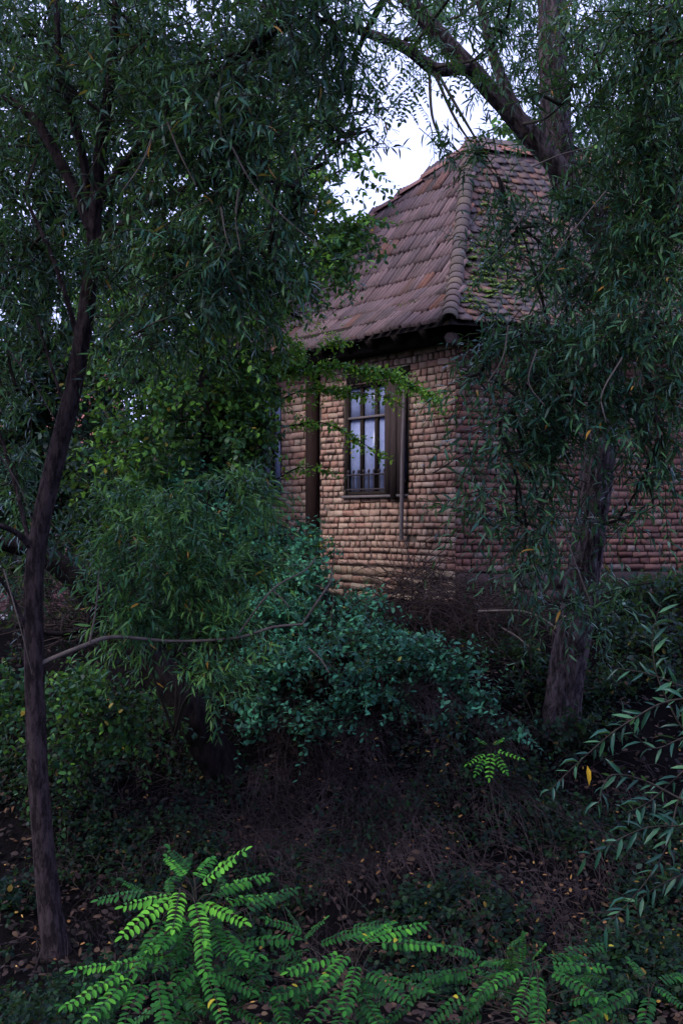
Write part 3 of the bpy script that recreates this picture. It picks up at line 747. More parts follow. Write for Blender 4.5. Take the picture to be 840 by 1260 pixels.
# left willow
tree('willow_tree', 'slender leaning willow with curved trunk rising at the left edge of the bank', 'tree',
     [(70, 1180, 7.0, .082), (58, 1085, 7.0, .068), (47, 950, 7.0, .062), (42, 800, 7.0, .060), (44, 690, 7.0, .060), (63, 590, 7.0, .058), (90, 480, 7.0, .054), (107, 380, 7.0, .050), (116, 285, 7.0, .045), (122, 200, 6.9, .036), (138, 80, 6.8, .03), (150, -120, 6.7, .02)],
     [[(112, 280, 7.0, .036), (88, 225, 7.0, .034), (45, 150, 7.0, .028), (0, 118, 7.0, .02), (-60, 100, 7, .015)],
      [(110, 255, 7.0, .026), (100, 180, 6.9, .026), (74, 90, 6.8, .022), (70, 0, 6.8, .018), (60, -120, 6.8, .012)],
      [(118, 250, 7.0, .03), (175, 175, 6.7, .026), (255, 100, 6.4, .02), (340, 30, 6.2, .015), (420, -40, 6.0, .01)],
      [(117, 300, 7.0, .024), (190, 250, 6.6, .02), (280, 215, 6.3, .014), (360, 230, 6.2, .008)],
      [(100, 430, 7.0, .018), (70, 330, 7.1, .015), (30, 240, 7.2, .01)],
      [(44, 680, 7.0, .022), (20, 655, 6.9, .018), (-20, 640, 6.8, .014)],
      [(45, 705, 7.0, .016), (20, 600, 7.2, .013), (-10, 500, 7.3, .009)],
      [(80, 500, 7.0, .010), (60, 440, 7.1, .008), (45, 390, 7.1, .006)],
      [(40, 790, 7.0, .013), (15, 735, 6.9, .011), (-15, 690, 6.8, .009)]],
     [(50, 40, 7.4, 110, 80, .6, 130), (180, 50, 6.8, 110, 90, .8, 150), (310, 60, 6.4, 110, 85, .8, 150), (410, 30, 6.2, 60, 50, .6, 50), (50, 180, 7.6, 100, 80, .5, 100),
      (200, 190, 6.6, 100, 90, .6, 150), (310, 190, 6.3, 100, 85, .7, 130), (375, 240, 6.3, 50, 60, .4, 20), (70, 320, 7.6, 90, 70, .4, 90), (210, 310, 6.5, 80, 70, .6, 110), (280, 300, 6.4, 80, 60, .5, 70), (330, 320, 6.4, 50, 45, .5, 26), (30, 330, 7.4, 80, 90, .4, 70), (200, 395, 6.6, 70, 45, .5, 36),
      (20, 480, 7.4, 60, 80, .4, 60), (20, 590, 7.3, 60, 50, .4, 40), (425, 165, 6.3, 40, 60, .3, 14), (130, 330, 6.7, 40, 60, .3, 16), (100, 120, 6.7, 60, 60, .3, 22), (45, 670, 7.4, 60, 40, .3, 20),
      (60, -190, 6.4, 330, 140, 1.6, 330), (380, -200, 5.8, 260, 130, 1.6, 300), (150, -330, 4.8, 360, 140, 1.2, 170), (-90, 200, 6.6, 110, 330, 1.2, 260), (-400, 150, 5.8, 400, 360, 1.6, 420)],  # crown above and left of the view, added to shade the bank
     'willow', 'bark', WK)
# right willow
tree('willow_tree', 'big willow with thick furrowed trunk leaning in front of the brick wall', 'tree',
     [(684, 915, 9.2, .165), (696, 835, 9.2, .145), (711, 750, 9.1, .135), (725, 650, 9.0, .128), (736, 560, 8.9, .125), (748, 460, 8.8, .12), (758, 380, 8.7, .135), (752, 310, 8.6, .14), (722, 252, 8.5, .13)],
     [[(755, 330, 8.6, .09), (722, 255, 8.5, .085), (672, 190, 8.4, .075), (620, 130, 8.3, .068), (575, 80, 8.2, .062), (520, 20, 8.1, .055), (460, -50, 8.0, .05)],
      [(712, 262, 8.5, .10), (692, 215, 8.5, .105), (684, 150, 8.5, .105), (680, 60, 8.5, .10), (678, -80, 8.5, .10)],
      [(575, 82, 8.2, .05), (535, 85, 8.0, .045), (500, 60, 7.9, .04), (450, 40, 7.8, .03), (395, 25, 7.7, .02)],
      [(640, 150, 8.35, .05), (610, 80, 8.3, .04), (590, 0, 8.2, .03)],
      [(755, 400, 8.7, .06), (790, 330, 8.3, .05), (830, 240, 8.0, .04), (880, 120, 7.6, .03)],
      [(750, 420, 8.6, .035), (715, 440, 7.8, .028), (660, 470, 7.3, .018), (615, 520, 7.0, .01)],
      [(752, 390, 8.6, .04), (780, 420, 7.6, .03), (800, 480, 7.0, .018), (810, 540, 6.8, .01)]],
     [(545, 25, 8.9, 55, 40, .4, 36), (495, 50, 8.8, 40, 30, .3, 18), (600, 10, 9.2, 80, 45, .5, 60), (690, 50, 9.3, 70, 70, .5, 110), (650, 120, 9.2, 50, 60, .4, 40), (800, 60, 7.0, 90, 90, .8, 160), (735, 70, 7.6, 40, 80, .4, 60), (740, 200, 9.3, 60, 60, .4, 70), (790, 180, 7.2, 70, 80, .6, 130), (620, 40, 7.3, 60, 40, .5, 22), (690, 130, 7.4, 40, 60, .4, 16), (820, 290, 7.0, 70, 80, .7, 130), (780, 300, 7.3, 50, 60, .5, 70),
      (735, 360, 7.3, 60, 50, .6, 80), (690, 420, 7.3, 80, 60, .6, 85), (790, 400, 7.0, 80, 70, .7, 130), (800, 490, 7.0, 60, 45, .5, 60), (650, 480, 7.2, 80, 60, .5, 58), (720, 490, 7.2, 80, 55, .6, 80), (615, 560, 7.1, 70, 60, .5, 46), (690, 550, 7.3, 50, 50, .5, 36),
      (635, 640, 7.4, 65, 50, .5, 40), (665, 620, 7.5, 25, 60, .3, 14), (640, 705, 7.6, 60, 35, .4, 28), (690, 735, 7.8, 40, 20, .3, 10), (730, 745, 8.2, 40, 35, .3, 14), (640, 280, 7.4, 45, 70, .4, 20), (612, 215, 7.4, 40, 60, .3, 20), (590, 190, 7.4, 26, 22, .25, 10), (545, 180, 7.4, 30, 22, .25, 7), (605, 405, 7.3, 40, 26, .3, 12), (590, 460, 7.2, 40, 30, .3, 11), (815, 560, 7.2, 50, 45, .4, 20), (700, 310, 7.5, 45, 50, .4, 40), (715, 250, 7.5, 45, 50, .4, 36), (800, 600, 7.3, 45, 40, .4, 14), (760, 640, 7.5, 40, 30, .3, 8),
      (720, -190, 6.4, 290, 140, 1.6, 380), (960, 160, 6.6, 130, 420, 1.2, 330)],  # crown out of view, added to shade the bank and right wall
     'willow', 'bark_f', dict(WK, tint=(.2, 1)), sides=72, amp=.14)  # raised tint puts front light and sheen into the leaf colour

# compound (feathered) leaves
def frond_mesh(bag_l, bag_s, base, d, up, L, n, lw, kind='oval_fine', t=.5, droop=.25):
    d = norm(np.asarray(d, float)); up = norm(np.asarray(up, float)); side = norm(np.cross(d, up)); up = np.cross(side, d)
    ts = np.linspace(0, 1, 7); P = np.array([base + d * L * k - up * droop * L * k * k for k in ts])
    tubes(bag_s, P[None], np.linspace(.0022, .0009, 7)[None] * max(.6, L / .3), 4)
    pos, X_, Z_, Ls = [], [], [], []
    for i in range(n):
        k = .16 + .84 * (i + .5) / n; p = base + d * L * k - up * droop * L * k * k; T = norm(d - up * 2 * droop * k)
        size = min(lw, L * .165) * (1 - .25 * abs(k - .55) * 2) * rng.uniform(.88, 1.1)
        for sgn in (-1, 1):
            if rng.random() < .03: continue
            x = T * rng.uniform(.22, .42) + side * sgn - up * rng.uniform(.05, .35)
            pos.append(p); X_.append(x); Z_.append(up + side * sgn * rng.uniform(-.15, .4) + rng.normal(0, .12, 3)); Ls.append(size)
    pos.append(P[-1]); X_.append(norm(P[-1] - P[-2])); Z_.append(up); Ls.append(lw * .9)
    Ls = np.array(Ls); tt = np.clip(t + rng.normal(0, .12, len(Ls)), 0, .93); tt = np.where(rng.random(len(Ls)) < .004, .99, tt)
    leaves(bag_l, np.array(pos), np.array(X_), np.array(Z_), Ls, Ls * rng.uniform(.42, .52, len(Ls)), kind, tt)
# robinia crown hanging at the top over the sky gap
def rob_tree():
    tr = [(452, 770, 16.5, .12), (455, 500, 16.5, .11), (452, 300, 16.4, .10)]
lb, sb = Bag(), Bag()
rt = thing('acacia_tree', px(1010, 900, 7.5), 'feathery leaved branch of an acacia hanging against the bright sky gap', 'tree')
bg = Bag(); lim = [(1010, 900, 7.5, .12), (1015, 600, 7.5, .11), (1000, 200, 7.4, .10), (930, -160, 7.3, .08), (760, -260, 7.2, .06), (600, -180, 7.1, .045), (510, -60, 7.0, .03), (455, 30, 7.0, .02), (430, 90, 7.0, .01)]
bark_tube(bg, [px(*p[:3]) for p in lim], [p[3] for p in lim], 14, .08, 7); bg.build('trunk', M['bark_d'], rt, True)
for (u, v, ru, rv, n) in ((450, 60, 60, 50, 34), (505, 105, 30, 22, 12), (535, 60, 40, 35, 20), (420, 130, 40, 40, 16), (400, 30, 50, 40, 24)):
    for _ in range(n):
        p = px(u + rng.uniform(-1, 1) * ru, v + rng.uniform(-1, 1) * rv, rng.uniform(6.6, 7.6)); a = rng.uniform(0, 6.28)
        frond_mesh(lb, sb, p, (math.cos(a), math.sin(a) * .6, -.45), (0.2 * rng.normal(), .3 * rng.normal(), 1), rng.uniform(.18, .30), 8, .042, 'oval', rng.uniform(.1, .6), .35)
cr = lb.build('crown', M['broad'], rt); tag(sb.build('twigs', M['twig'], cr), kind='stuff')

BK = dict(lengths=(.25, .55), droop=.30, spacing=.028, leafL=.075, leafW=.042, hang=.25, down=.10, outward=.7, kind='oval', ang=(45, 75), odd=.01)
tree('broadleaf_tree', 'broad leaved tree with rounded crown covering the left end of the roof', 'tree',
     [(262, 800, 11.3, .15), (264, 640, 11.3, .14), (262, 500, 11.3, .13), (258, 380, 11.2, .12), (275, 280, 11.1, .09), (300, 150, 11.0, .06), (320, 20, 11, .03)],
     [[(262, 420, 11.2, .06), (310, 360, 11.0, .045), (370, 310, 10.8, .03), (420, 290, 10.7, .015)], [(270, 300, 11.1, .05), (330, 240, 10.9, .035), (400, 200, 10.7, .018)],
      [(260, 450, 11.2, .05), (200, 380, 11.0, .04), (140, 330, 10.8, .02)], [(268, 340, 11.1, .04), (320, 365, 11.0, .03), (355, 385, 11.0, .012), (372, 392, 11, .006)]],
     [(380, 240, 10.8, 75, 75, .7, 170), (412, 300, 10.7, 42, 46, .5, 110), (340, 320, 10.9, 60, 50, .6, 90), (300, 180, 11.0, 90, 80, .8, 160), (250, 310, 11.0, 80, 80, .7, 160), (260, 420, 11.0, 60, 60, .6, 80), (180, 400, 11.0, 80, 90, .8, 160), (395, 155, 10.9, 50, 50, .5, 42),
      (310, 430, 11.0, 45, 40, .5, 42), (225, 520, 11.0, 60, 60, .6, 110), (290, 540, 11.0, 40, 70, .4, 80), (330, 560, 11.2, 30, 70, .3, 60), (160, 540, 11.0, 60, 80, .6, 100), (310, 480, 11.2, 40, 30, .3, 30), (330, 390, 11.0, 40, 22, .3, 10)],
     'broad', 'bark_d', BK)
DK = dict(lengths=(.3, .7), droop=.25, spacing=.042, leafL=.11, leafW=.06, hang=.25, down=.1, outward=.6, kind='oval', ang=(45, 75), odd=.004)
tree('dense_tree', 'tall dense dark tree filling the left background behind the willow', 'tree',
     [(30, 760, 15, .2), (40, 500, 15, .18), (60, 250, 15, .14), (70, 0, 15, .1)], [[(40, 480, 15, .1), (110, 380, 14.8, .08), (190, 280, 14.6, .05)], [(45, 420, 15, .09), (-20, 330, 15, .07), (-80, 250, 15, .04)]],
     [(20, 120, 15, 160, 170, 1.3, 260), (190, 160, 15, 130, 190, 1.3, 260), (330, 140, 15.2, 70, 130, 1.0, 80), (40, 380, 15, 120, 140, 1.2, 220), (190, 440, 14.8, 90, 110, 1.0, 170), (20, 500, 15, 70, 70, .8, 70), (160, 600, 14.6, 80, 90, .9, 170), (250, 620, 14.4, 60, 90, .6, 90), (-120, 400, 15, 120, 300, 1.2, 200), (100, 520, 14.6, 110, 100, .8, 230), (60, 630, 14.6, 70, 40, .6, 90), (240, 520, 14.6, 70, 90, .7, 140), (150, 690, 13.6, 50, 30, .5, 60), (0, 60, 14.6, 160, 110, .9, 300), (330, 60, 14.6, 70, 80, .7, 150), (80, 150, 14.2, 160, 160, .8, 330), (220, 120, 14.3, 120, 130, .8, 220), (110, 450, 14.3, 90, 90, .6, 140), (-30, 560, 14.2, 60, 120, .6, 120), (0, 300, 14.4, 120, 140, .8, 220), (0, 450, 14.2, 90, 90, .7, 170), (70, 430, 14.2, 80, 80, .7, 130), (160, 300, 14.4, 110, 120, .8, 160), (120, 250, 14.6, 110, 120, .9, 190), (260, 60, 14.8, 110, 90, .9, 130), (300, 230, 14.8, 70, 90, .7, 90), (10, 590, 14.2, 80, 70, .6, 230), (100, 620, 14.2, 60, 70, .6, 150), (20, 690, 13.8, 80, 30, .5, 110)],
     'dark', 'bark_d', DK)
tree('dense_tree', 'mid green tree showing above the ridge behind the right end of the roof', 'tree',
     [(860, 700, 21, .25), (850, 300, 21, .2), (830, 100, 21, .14), (820, -60, 21, .08)], [[(845, 250, 21, .12), (780, 170, 20.8, .08), (740, 120, 20.6, .04)]],
     [(830, 120, 20.6, 110, 130, 1.4, 330), (760, 170, 20.4, 70, 60, 1.0, 120), (640, 178, 20.0, 60, 30, .8, 70), (860, 300, 20.5, 90, 80, 1.2, 150), (900, -40, 20.5, 130, 120, 1.4, 150)],
     'broad', 'bark_d', dict(DK, lengths=(.5, 1.1), spacing=.05, leafL=.13, leafW=.075))
# young elm whose bright sprays hang in front of the window
def elm_extra(lb, sb, lim):
    for poly, n, ln in (([(300, 470, 11.6), (360, 455, 11.5), (420, 450, 11.4), (480, 462, 11.3), (535, 488, 11.2)], 170, (.14, .34)),
                        ([(330, 500, 11.6), (375, 480, 11.5), (425, 482, 11.4), (480, 488, 11.3)], 76, (.12, .26)),
                        ([(350, 525, 11.7), (395, 520, 11.6), (430, 535, 11.5), (468, 560, 11.4)], 48, (.12, .24)),
                        ([(380, 440, 11.6), (405, 424, 11.5), (422, 418, 11.5)], 14, (.1, .2)),
                        ([(340, 590, 11.7), (370, 575, 11.7), (405, 580, 11.6)], 18, (.12, .22)),
                        ([(330, 640, 11.7), (365, 655, 11.6), (400, 668, 11.5)], 16, (.12, .22))):
        P, Rr = catmull([px(*p) for p in poly], np.linspace(.010, .003, len(poly)), 8); tubes(sb, P[None], Rr[None], 5)
        j = nearest(lim, P[0]); Pm, Rm = catmull([j, (j + P[0]) / 2 + UP * .08, P[0]], [.016, .013, .010], 6); tubes(sb, Pm[None], Rm[None], 5)
        k = (rng.random(n) ** .8 * (len(P) - 1)).astype(int); T = norm(np.gradient(P, axis=0))[k]
        D = T * .8 + rng.normal(0, .5, (n, 3)) * np.array([1, .8, .55]); L = rng.uniform(ln[0], ln[1], n)
        sprays(lb, sb, P[k], D, L, droop=.25, spacing=.024, leafL=.054, leafW=.031, kind='oval', ang=(50, 75), hang=.15, odd=.03, stem_r=.0018, tint=(.25, .95))
tree('elm_tree', 'young elm with bright leafy sprays hanging in front of the barred window', 'tree',
     [(312, 770, 11.6, .05), (308, 650, 11.6, .045), (302, 540, 11.6, .04), (300, 450, 11.6, .032), (310, 390, 11.6, .02), (322, 340, 11.6, .01)],
     [[(301, 480, 11.6, .018), (340, 462, 11.55, .014), (380, 455, 11.5, .01)]],
     [(320, 440, 11.6, 50, 34, .4, 70), (360, 440, 11.5, 35, 25, .3, 40), (300, 500, 11.6, 40, 35, .4, 40), (365, 385, 11.4, 30, 22, .3, 12), (330, 410, 11.6, 40, 18, .3, 16)], 'elm', 'bark_d',
     dict(lengths=(.14, .32), droop=.25, spacing=.024, leafL=.046, leafW=.027, hang=.2, down=.05, outward=.6, kind='oval', ang=(50, 75), odd=.02, twig_r=.006, stem_r=.0018), extra=elm_extra)

# leaning dead trunk under the shrubs
dt = thing('dead_trunk', px(250, 900, 8.9), 'dark bare trunk arching over and leaning down to the left of the shrubs', 'tree trunk')
for k, (nm, poly) in enumerate((('trunk', [(300, 985, 9.0, .17), (262, 925, 8.9, .15), (230, 868, 8.8, .135), (185, 815, 8.8, .13), (135, 755, 8.7, .12), (90, 708, 8.6, .10), (45, 680, 8.5, .07), (0, 668, 8.4, .05)]),
                 ('branch', [(240, 905, 8.85, .06), (205, 840, 8.8, .055), (180, 770, 8.8, .05), (150, 700, 8.9, .03)]),
                 ('branch', [(135, 760, 8.7, .03), (80, 780, 8.5, .022), (20, 770, 8.4, .015)]),
                 ('branch', [(110, 730, 8.6, .02), (105, 780, 8.5, .014), (70, 830, 8.4, .008)]))):
    bg = Bag(); bark_tube(bg, [px(*p[:3]) for p in poly], [p[3] for p in poly], 18, .12, 20 + k); bg.build(nm, M['bark_d'], dt, True)
def bare_twigs(root, polys):
    for poly in polys:
        P, Rr = catmull([px(*p) for p in poly], np.linspace(.0055, .0022, len(poly)), 8); bg = Bag(); tubes(bg, P[None], Rr[None], 5); bg.build('bare_twig', M['dry'], root, True)
wl, wr = [o for o in sc.objects if o.name.startswith('willow_tree')][:2]
bare_twigs(wl, [[(285, 180, 5.9), (310, 225, 5.9), (350, 268, 5.9), (395, 305, 5.9)], [(206, 150, 5.9), (222, 190, 5.9), (241, 228, 5.9)], [(294, 232, 5.9), (290, 270, 5.9), (296, 308, 5.9)], [(272, 255, 5.9), (278, 290, 5.9), (287, 312, 5.9)],
                [(190, 160, 5.8), (175, 200, 5.8), (150, 236, 5.8)], [(360, 180, 5.9), (366, 200, 5.9), (373, 218, 5.9)], [(318, 0, 5.8), (340, 25, 5.8), (372, 46, 5.8)], [(10, 430, 6.6), (40, 470, 6.7), (70, 520, 6.8)], [(0, 560, 6.7), (25, 600, 6.8), (40, 640, 6.9)], [(5, 700, 6.8), (25, 770, 6.8), (40, 830, 6.9)]])
bare_twigs(wr, [[(625, 400, 6.4), (618, 440, 6.4), (600, 470, 6.4)], [(765, 440, 6.2), (740, 485, 6.2), (745, 520, 6.2)], [(660, 240, 6.6), (640, 270, 6.6), (605, 320, 6.6)], [(745, 235, 6.6), (700, 290, 6.6), (660, 345, 6.6)], [(695, 660, 7.0), (710, 700, 7.0), (728, 748, 7.0)], [(655, 205, 6.6), (690, 190, 6.6), (730, 180, 6.6)], [(660, 430, 6.5), (650, 470, 6.5), (670, 500, 6.5)]])
# snapped grey branch lying across the shrubs
fb = thing('fallen_branch', px(60, 812, 7.0), 'bare grey fallen branch lying across the shrubs below the window', 'branch')
for nm, poly in (('stem', [(52, 816, 7.0, .017), (100, 796, 7.0, .015), (140, 784, 7.15, .013), (215, 789, 7.4, .010), (290, 785, 7.4, .0095), (335, 772, 7.4, .009), (372, 768, 7.4, .008)]),
                 ('twig', [(372, 768, 7.4, .0075), (392, 738, 7.4, .008), (408, 712, 7.5, .006), (404, 690, 7.6, .003)]), ('twig', [(290, 785, 7.4, .006), (335, 726, 7.3, .0065), (375, 702, 7.5, .0055), (390, 684, 7.6, .004)]),
                 ('twig', [(335, 726, 7.3, .005), (350, 740, 7.3, .005), (356, 748, 7.3, .003)]), ('twig', [(110, 793, 7.0, .007), (118, 750, 7.0, .005), (122, 700, 7.0, .003)])):
    bg = Bag(); bark_tube(bg, [px(*p[:3]) for p in poly], [p[3] for p in poly], 8, .10, 31); bg.build(nm, M['dry'], fb, True)

# ------------------------------------------------------------------ shrubs
def shrub(name, label, base, stems, blobs, leaf, kw, extra=None, stem_mat='twig'):
    t = thing(name, base, label, 'shrub'); lb, sb = Bag(), Bag(); lim = []
    for st in stems:
        P, Rr = catmull([px(*p[:3]) for p in st], [p[3] for p in st], 8); tubes(sb, P[None], Rr[None], 6); lim.append(P)
    fill(lb, sb, blobs, np.concatenate(lim), **kw)
    if extra: extra(lb, sb)
    sb.build('stems', M[stem_mat], t); lb.build('foliage', M[leaf], t)
    return t
SK = dict(lengths=(.25, .70), droop=.25, spacing=.027, leafL=.060, leafW=.034, hang=.08, down=-.15, outward=.9, kind='oval', ang=(55, 80), odd=.006, twig_r=.006, stem_r=.002)
def st(u, v, d, tips, r=.014): return [[(u, v, d, r), ((u + a) / 2 + rng.uniform(-15, 15), (v + b_) / 2 - 10, (d + e) / 2, r * .8), (a, b_, e, r * .3)] for a, b_, e in tips]
shrub('leafy_shrub', 'teal leaved shrub spreading below the window in front of the rubble plinth', px(420, 880, 9.6),
      st(430, 890, 9.5, [(360, 740, 9.8), (410, 730, 9.9), (460, 740, 9.8), (330, 800, 9.4), (390, 790, 9.3), (450, 830, 9.2), (350, 860, 9.2)]),
      [(335, 745, 9.9, 75, 35, .4, 75), (420, 752, 10.0, 65, 20, .4, 60), (320, 810, 9.4, 65, 45, .4, 56), (400, 815, 9.3, 75, 45, .4, 66), (465, 770, 9.7, 45, 30, .4, 50), (400, 880, 9.1, 60, 22, .3, 46), (310, 870, 9.2, 45, 26, .3, 36), (450, 860, 9.1, 45, 35, .3, 45), (370, 720, 10.3, 40, 18, .3, 26)], 'snow', SK)
shrub('leafy_shrub', 'small teal shrub with outstretched sprays between the brush heap and the willow trunk', px(540, 900, 9.4),
      st(530, 905, 9.3, [(500, 790, 9.5), (520, 775, 9.5), (550, 820, 9.3), (590, 860, 9.2), (480, 850, 9.2)]),
      [(505, 800, 9.4, 40, 30, .35, 50), (545, 825, 9.2, 50, 24, .3, 55), (590, 862, 9.1, 45, 20, .3, 40), (490, 855, 9.1, 45, 30, .3, 46), (540, 885, 9.0, 45, 20, .3, 30), (600, 900, 8.9, 40, 16, .25, 20)], 'snow', SK)
shrub('leafy_shrub', 'taller green shrub against the wall between the dark post and left window', px(330, 800, 10.6),
      st(330, 800, 10.6, [(290, 660, 11), (330, 640, 11), (360, 680, 10.8), (260, 690, 10.8), (310, 720, 10.3)]),
      [(320, 660, 11.0, 60, 35, .4, 150), (280, 690, 10.8, 60, 45, .4, 140), (345, 700, 10.6, 45, 40, .4, 110), (230, 650, 11, 60, 55, .5, 120), (375, 690, 10.8, 22, 30, .3, 30), (250, 600, 11.2, 60, 40, .4, 90)], 'snow', dict(SK, tint=(.15, 1.0)))
shrub('young_willow', 'young willow clump with pale narrow leaves before the dark left bushes', px(215, 905, 8.2),
      st(215, 905, 8.2, [(150, 660, 7.8), (200, 590, 7.8), (260, 580, 7.9), (300, 600, 8.0), (240, 720, 7.6), (310, 720, 7.7), (170, 740, 7.6), (255, 840, 7.4)], .012),
      [(170, 660, 7.9, 60, 60, .4, 70), (235, 610, 7.9, 70, 45, .4, 75), (305, 590, 8.0, 40, 35, .3, 36), (230, 690, 7.6, 80, 50, .4, 100), (300, 690, 7.8, 45, 50, .3, 50), (190, 750, 7.6, 60, 40, .4, 60), (270, 760, 7.5, 50, 40, .3, 56), (255, 825, 7.4, 34, 34, .25, 34), (130, 720, 7.6, 40, 40, .3, 28)],
      'willow_b', dict(tint=(.1, .95), lengths=(.25, .55), droop=.35, spacing=.022, leafL=.10, leafW=.0165, hang=.18, down=-.2, outward=.9, odd=.008, ang=(25, 60), twig_r=.005, stem_r=.002))
shrub('dark_bush', 'low dark bush with drooping oval leaves beneath the fallen branch at left', px(110, 930, 8.4),
      st(110, 930, 8.4, [(80, 850, 8.3), (120, 840, 8.2), (160, 860, 8.2), (30, 860, 8.4)]),
      [(110, 850, 8.2, 50, 40, .3, 60), (165, 870, 8.2, 38, 40, .3, 44), (30, 860, 8.4, 50, 40, .3, 60), (110, 900, 8.2, 60, 30, .3, 40)], 'broad', dict(SK, down=.3, hang=.4, leafL=.060, leafW=.034, tint=(0, .7)))
shrub('dark_bush', 'dense dark bushes between the left willow and the brick wall', px(180, 760, 12.5),
      st(180, 780, 12.5, [(120, 600, 12.5), (200, 560, 12.6), (280, 600, 12.8), (60, 640, 12.5)]),
      [(160, 590, 12.4, 80, 60, .6, 150), (250, 570, 12.8, 60, 60, .5, 120), (180, 680, 12, 70, 60, .5, 130), (230, 760, 10.8, 70, 60, .5, 120), (110, 630, 12.4, 40, 40, .4, 40), (290, 620, 12.6, 40, 60, .3, 60), (55, 705, 12, 60, 26, .4, 40), (100, 740, 11.5, 40, 40, .3, 40)], 'dark', dict(SK, leafL=.085, leafW=.05, lengths=(.2, .5)))
shrub('dark_bush', 'dark low bush at the wall foot right of the leaning willow trunk', px(790, 860, 10.2),
      st(790, 870, 10.2, [(760, 790, 10.3), (810, 780, 10.3), (850, 800, 10.2), (740, 830, 10)]),
      [(770, 820, 10.2, 55, 40, .4, 90), (830, 810, 10.2, 50, 45, .4, 90), (780, 880, 9.7, 70, 40, .4, 90), (840, 880, 9.6, 50, 50, .4, 70), (725, 762, 10.7, 45, 26, .3, 60), (800, 745, 10.9, 70, 26, .3, 100), (860, 740, 11, 50, 32, .3, 60)], 'dark', dict(SK, leafL=.07, leafW=.04))
shrub('dark_bush', 'dark bush crowding the foot of the leaning willow on its left side', px(640, 890, 9.5),
      st(640, 890, 9.5, [(610, 800, 9.6), (650, 790, 9.5), (640, 850, 9.2)]),
      [(640, 800, 9.7, 40, 35, .3, 50), (610, 890, 9.2, 45, 30, .3, 46), (660, 900, 9.0, 30, 25, .2, 36), (720, 905, 9.0, 40, 25, .25, 40)], 'weed', dict(SK, leafL=.055, leafW=.032))

# ------------------------------------------------------------------ robinia saplings: every feathered leaf is a part
def sapling(label, base, stemtop, fronds, lw, tint, group='bright saplings with feathered leaves', n_pairs=10):
    t = thing('robinia_sapling', base, label, 'sapling', group)
    base = np.array(base); top = np.array(stemtop); sb = Bag()
    P, Rr = catmull([base, (base + top) / 2 + np.array([.03, .02, 0]), top], [.010, .007, .003], 8); tubes(sb, P[None], Rr[None], 6)
    sb.build('stem', M['twig'], t, True)
    nf = len(fronds)
    for _ in range(int(nf * 1.7) if nf > 8 else 0):     # lower leaves that fill the plant, shade put in as darker tint
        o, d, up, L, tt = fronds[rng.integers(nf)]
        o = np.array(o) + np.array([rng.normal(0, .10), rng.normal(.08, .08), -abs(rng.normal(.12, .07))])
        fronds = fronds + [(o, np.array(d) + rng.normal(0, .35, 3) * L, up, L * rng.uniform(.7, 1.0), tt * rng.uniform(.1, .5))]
    for (o, d, up, L, tt) in fronds:
        lb, s2 = Bag(), Bag(); frond_mesh(lb, s2, np.array(o), d, up, L, n_pairs, lw, 'ellip', tt, .09)
        if np.linalg.norm(np.array(o) - P, axis=1).min() > .02:
            j = P[np.argmin(np.linalg.norm(P - np.array(o) + np.array([0, 0, .06]), axis=1))]; tubes(s2, np.array([[j, (j + np.array(o)) / 2 + UP * .01, np.array(o)]]), np.array([[.003, .0026, .0022]]), 4)
        lf = lb.build('compound_leaf', M['robinia'], t); s2.build('leaf_stalk', M['twig'], lf)
def fr(u0, v0, u1, v1, d0=4.5, d1=None, tt=.6, upy=-.35):
    a = px(u0, v0, d0); b_ = px(u1, v1, d1 or d0 - .05); dv = b_ - a
    return (a, dv, (rng.normal(0, .12), upy, 1), float(np.linalg.norm(dv)) , tt)
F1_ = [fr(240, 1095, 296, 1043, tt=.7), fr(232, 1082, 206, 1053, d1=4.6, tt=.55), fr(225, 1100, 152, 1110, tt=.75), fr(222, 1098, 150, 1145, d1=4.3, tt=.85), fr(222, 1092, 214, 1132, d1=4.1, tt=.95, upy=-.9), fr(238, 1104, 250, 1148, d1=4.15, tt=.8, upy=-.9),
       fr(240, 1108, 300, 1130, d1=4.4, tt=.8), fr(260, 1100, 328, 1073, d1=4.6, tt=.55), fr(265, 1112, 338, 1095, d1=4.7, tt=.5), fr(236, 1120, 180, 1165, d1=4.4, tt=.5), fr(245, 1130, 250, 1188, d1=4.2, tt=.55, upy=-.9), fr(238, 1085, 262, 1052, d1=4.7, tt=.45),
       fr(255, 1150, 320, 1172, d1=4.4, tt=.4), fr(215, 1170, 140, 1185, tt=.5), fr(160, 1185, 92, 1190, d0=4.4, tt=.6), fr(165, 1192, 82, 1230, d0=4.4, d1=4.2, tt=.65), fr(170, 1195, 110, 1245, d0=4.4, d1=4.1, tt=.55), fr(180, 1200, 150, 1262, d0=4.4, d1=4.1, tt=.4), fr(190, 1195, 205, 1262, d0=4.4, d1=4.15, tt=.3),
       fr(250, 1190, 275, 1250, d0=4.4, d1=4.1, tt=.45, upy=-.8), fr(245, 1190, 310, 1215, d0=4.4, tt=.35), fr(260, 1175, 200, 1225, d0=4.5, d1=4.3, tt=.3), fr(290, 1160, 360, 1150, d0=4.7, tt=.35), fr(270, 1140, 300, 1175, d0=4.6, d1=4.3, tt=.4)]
g0 = lambda u, d: (px(u, 0, d)[0], d, float(gz(px(u, 0, d)[0], d)))
sapling('tall bright green sapling with feathered leaves at the bottom left of the bank', g0(245, 4.5), px(240, 1080, 4.5), F1_, .040, .6)
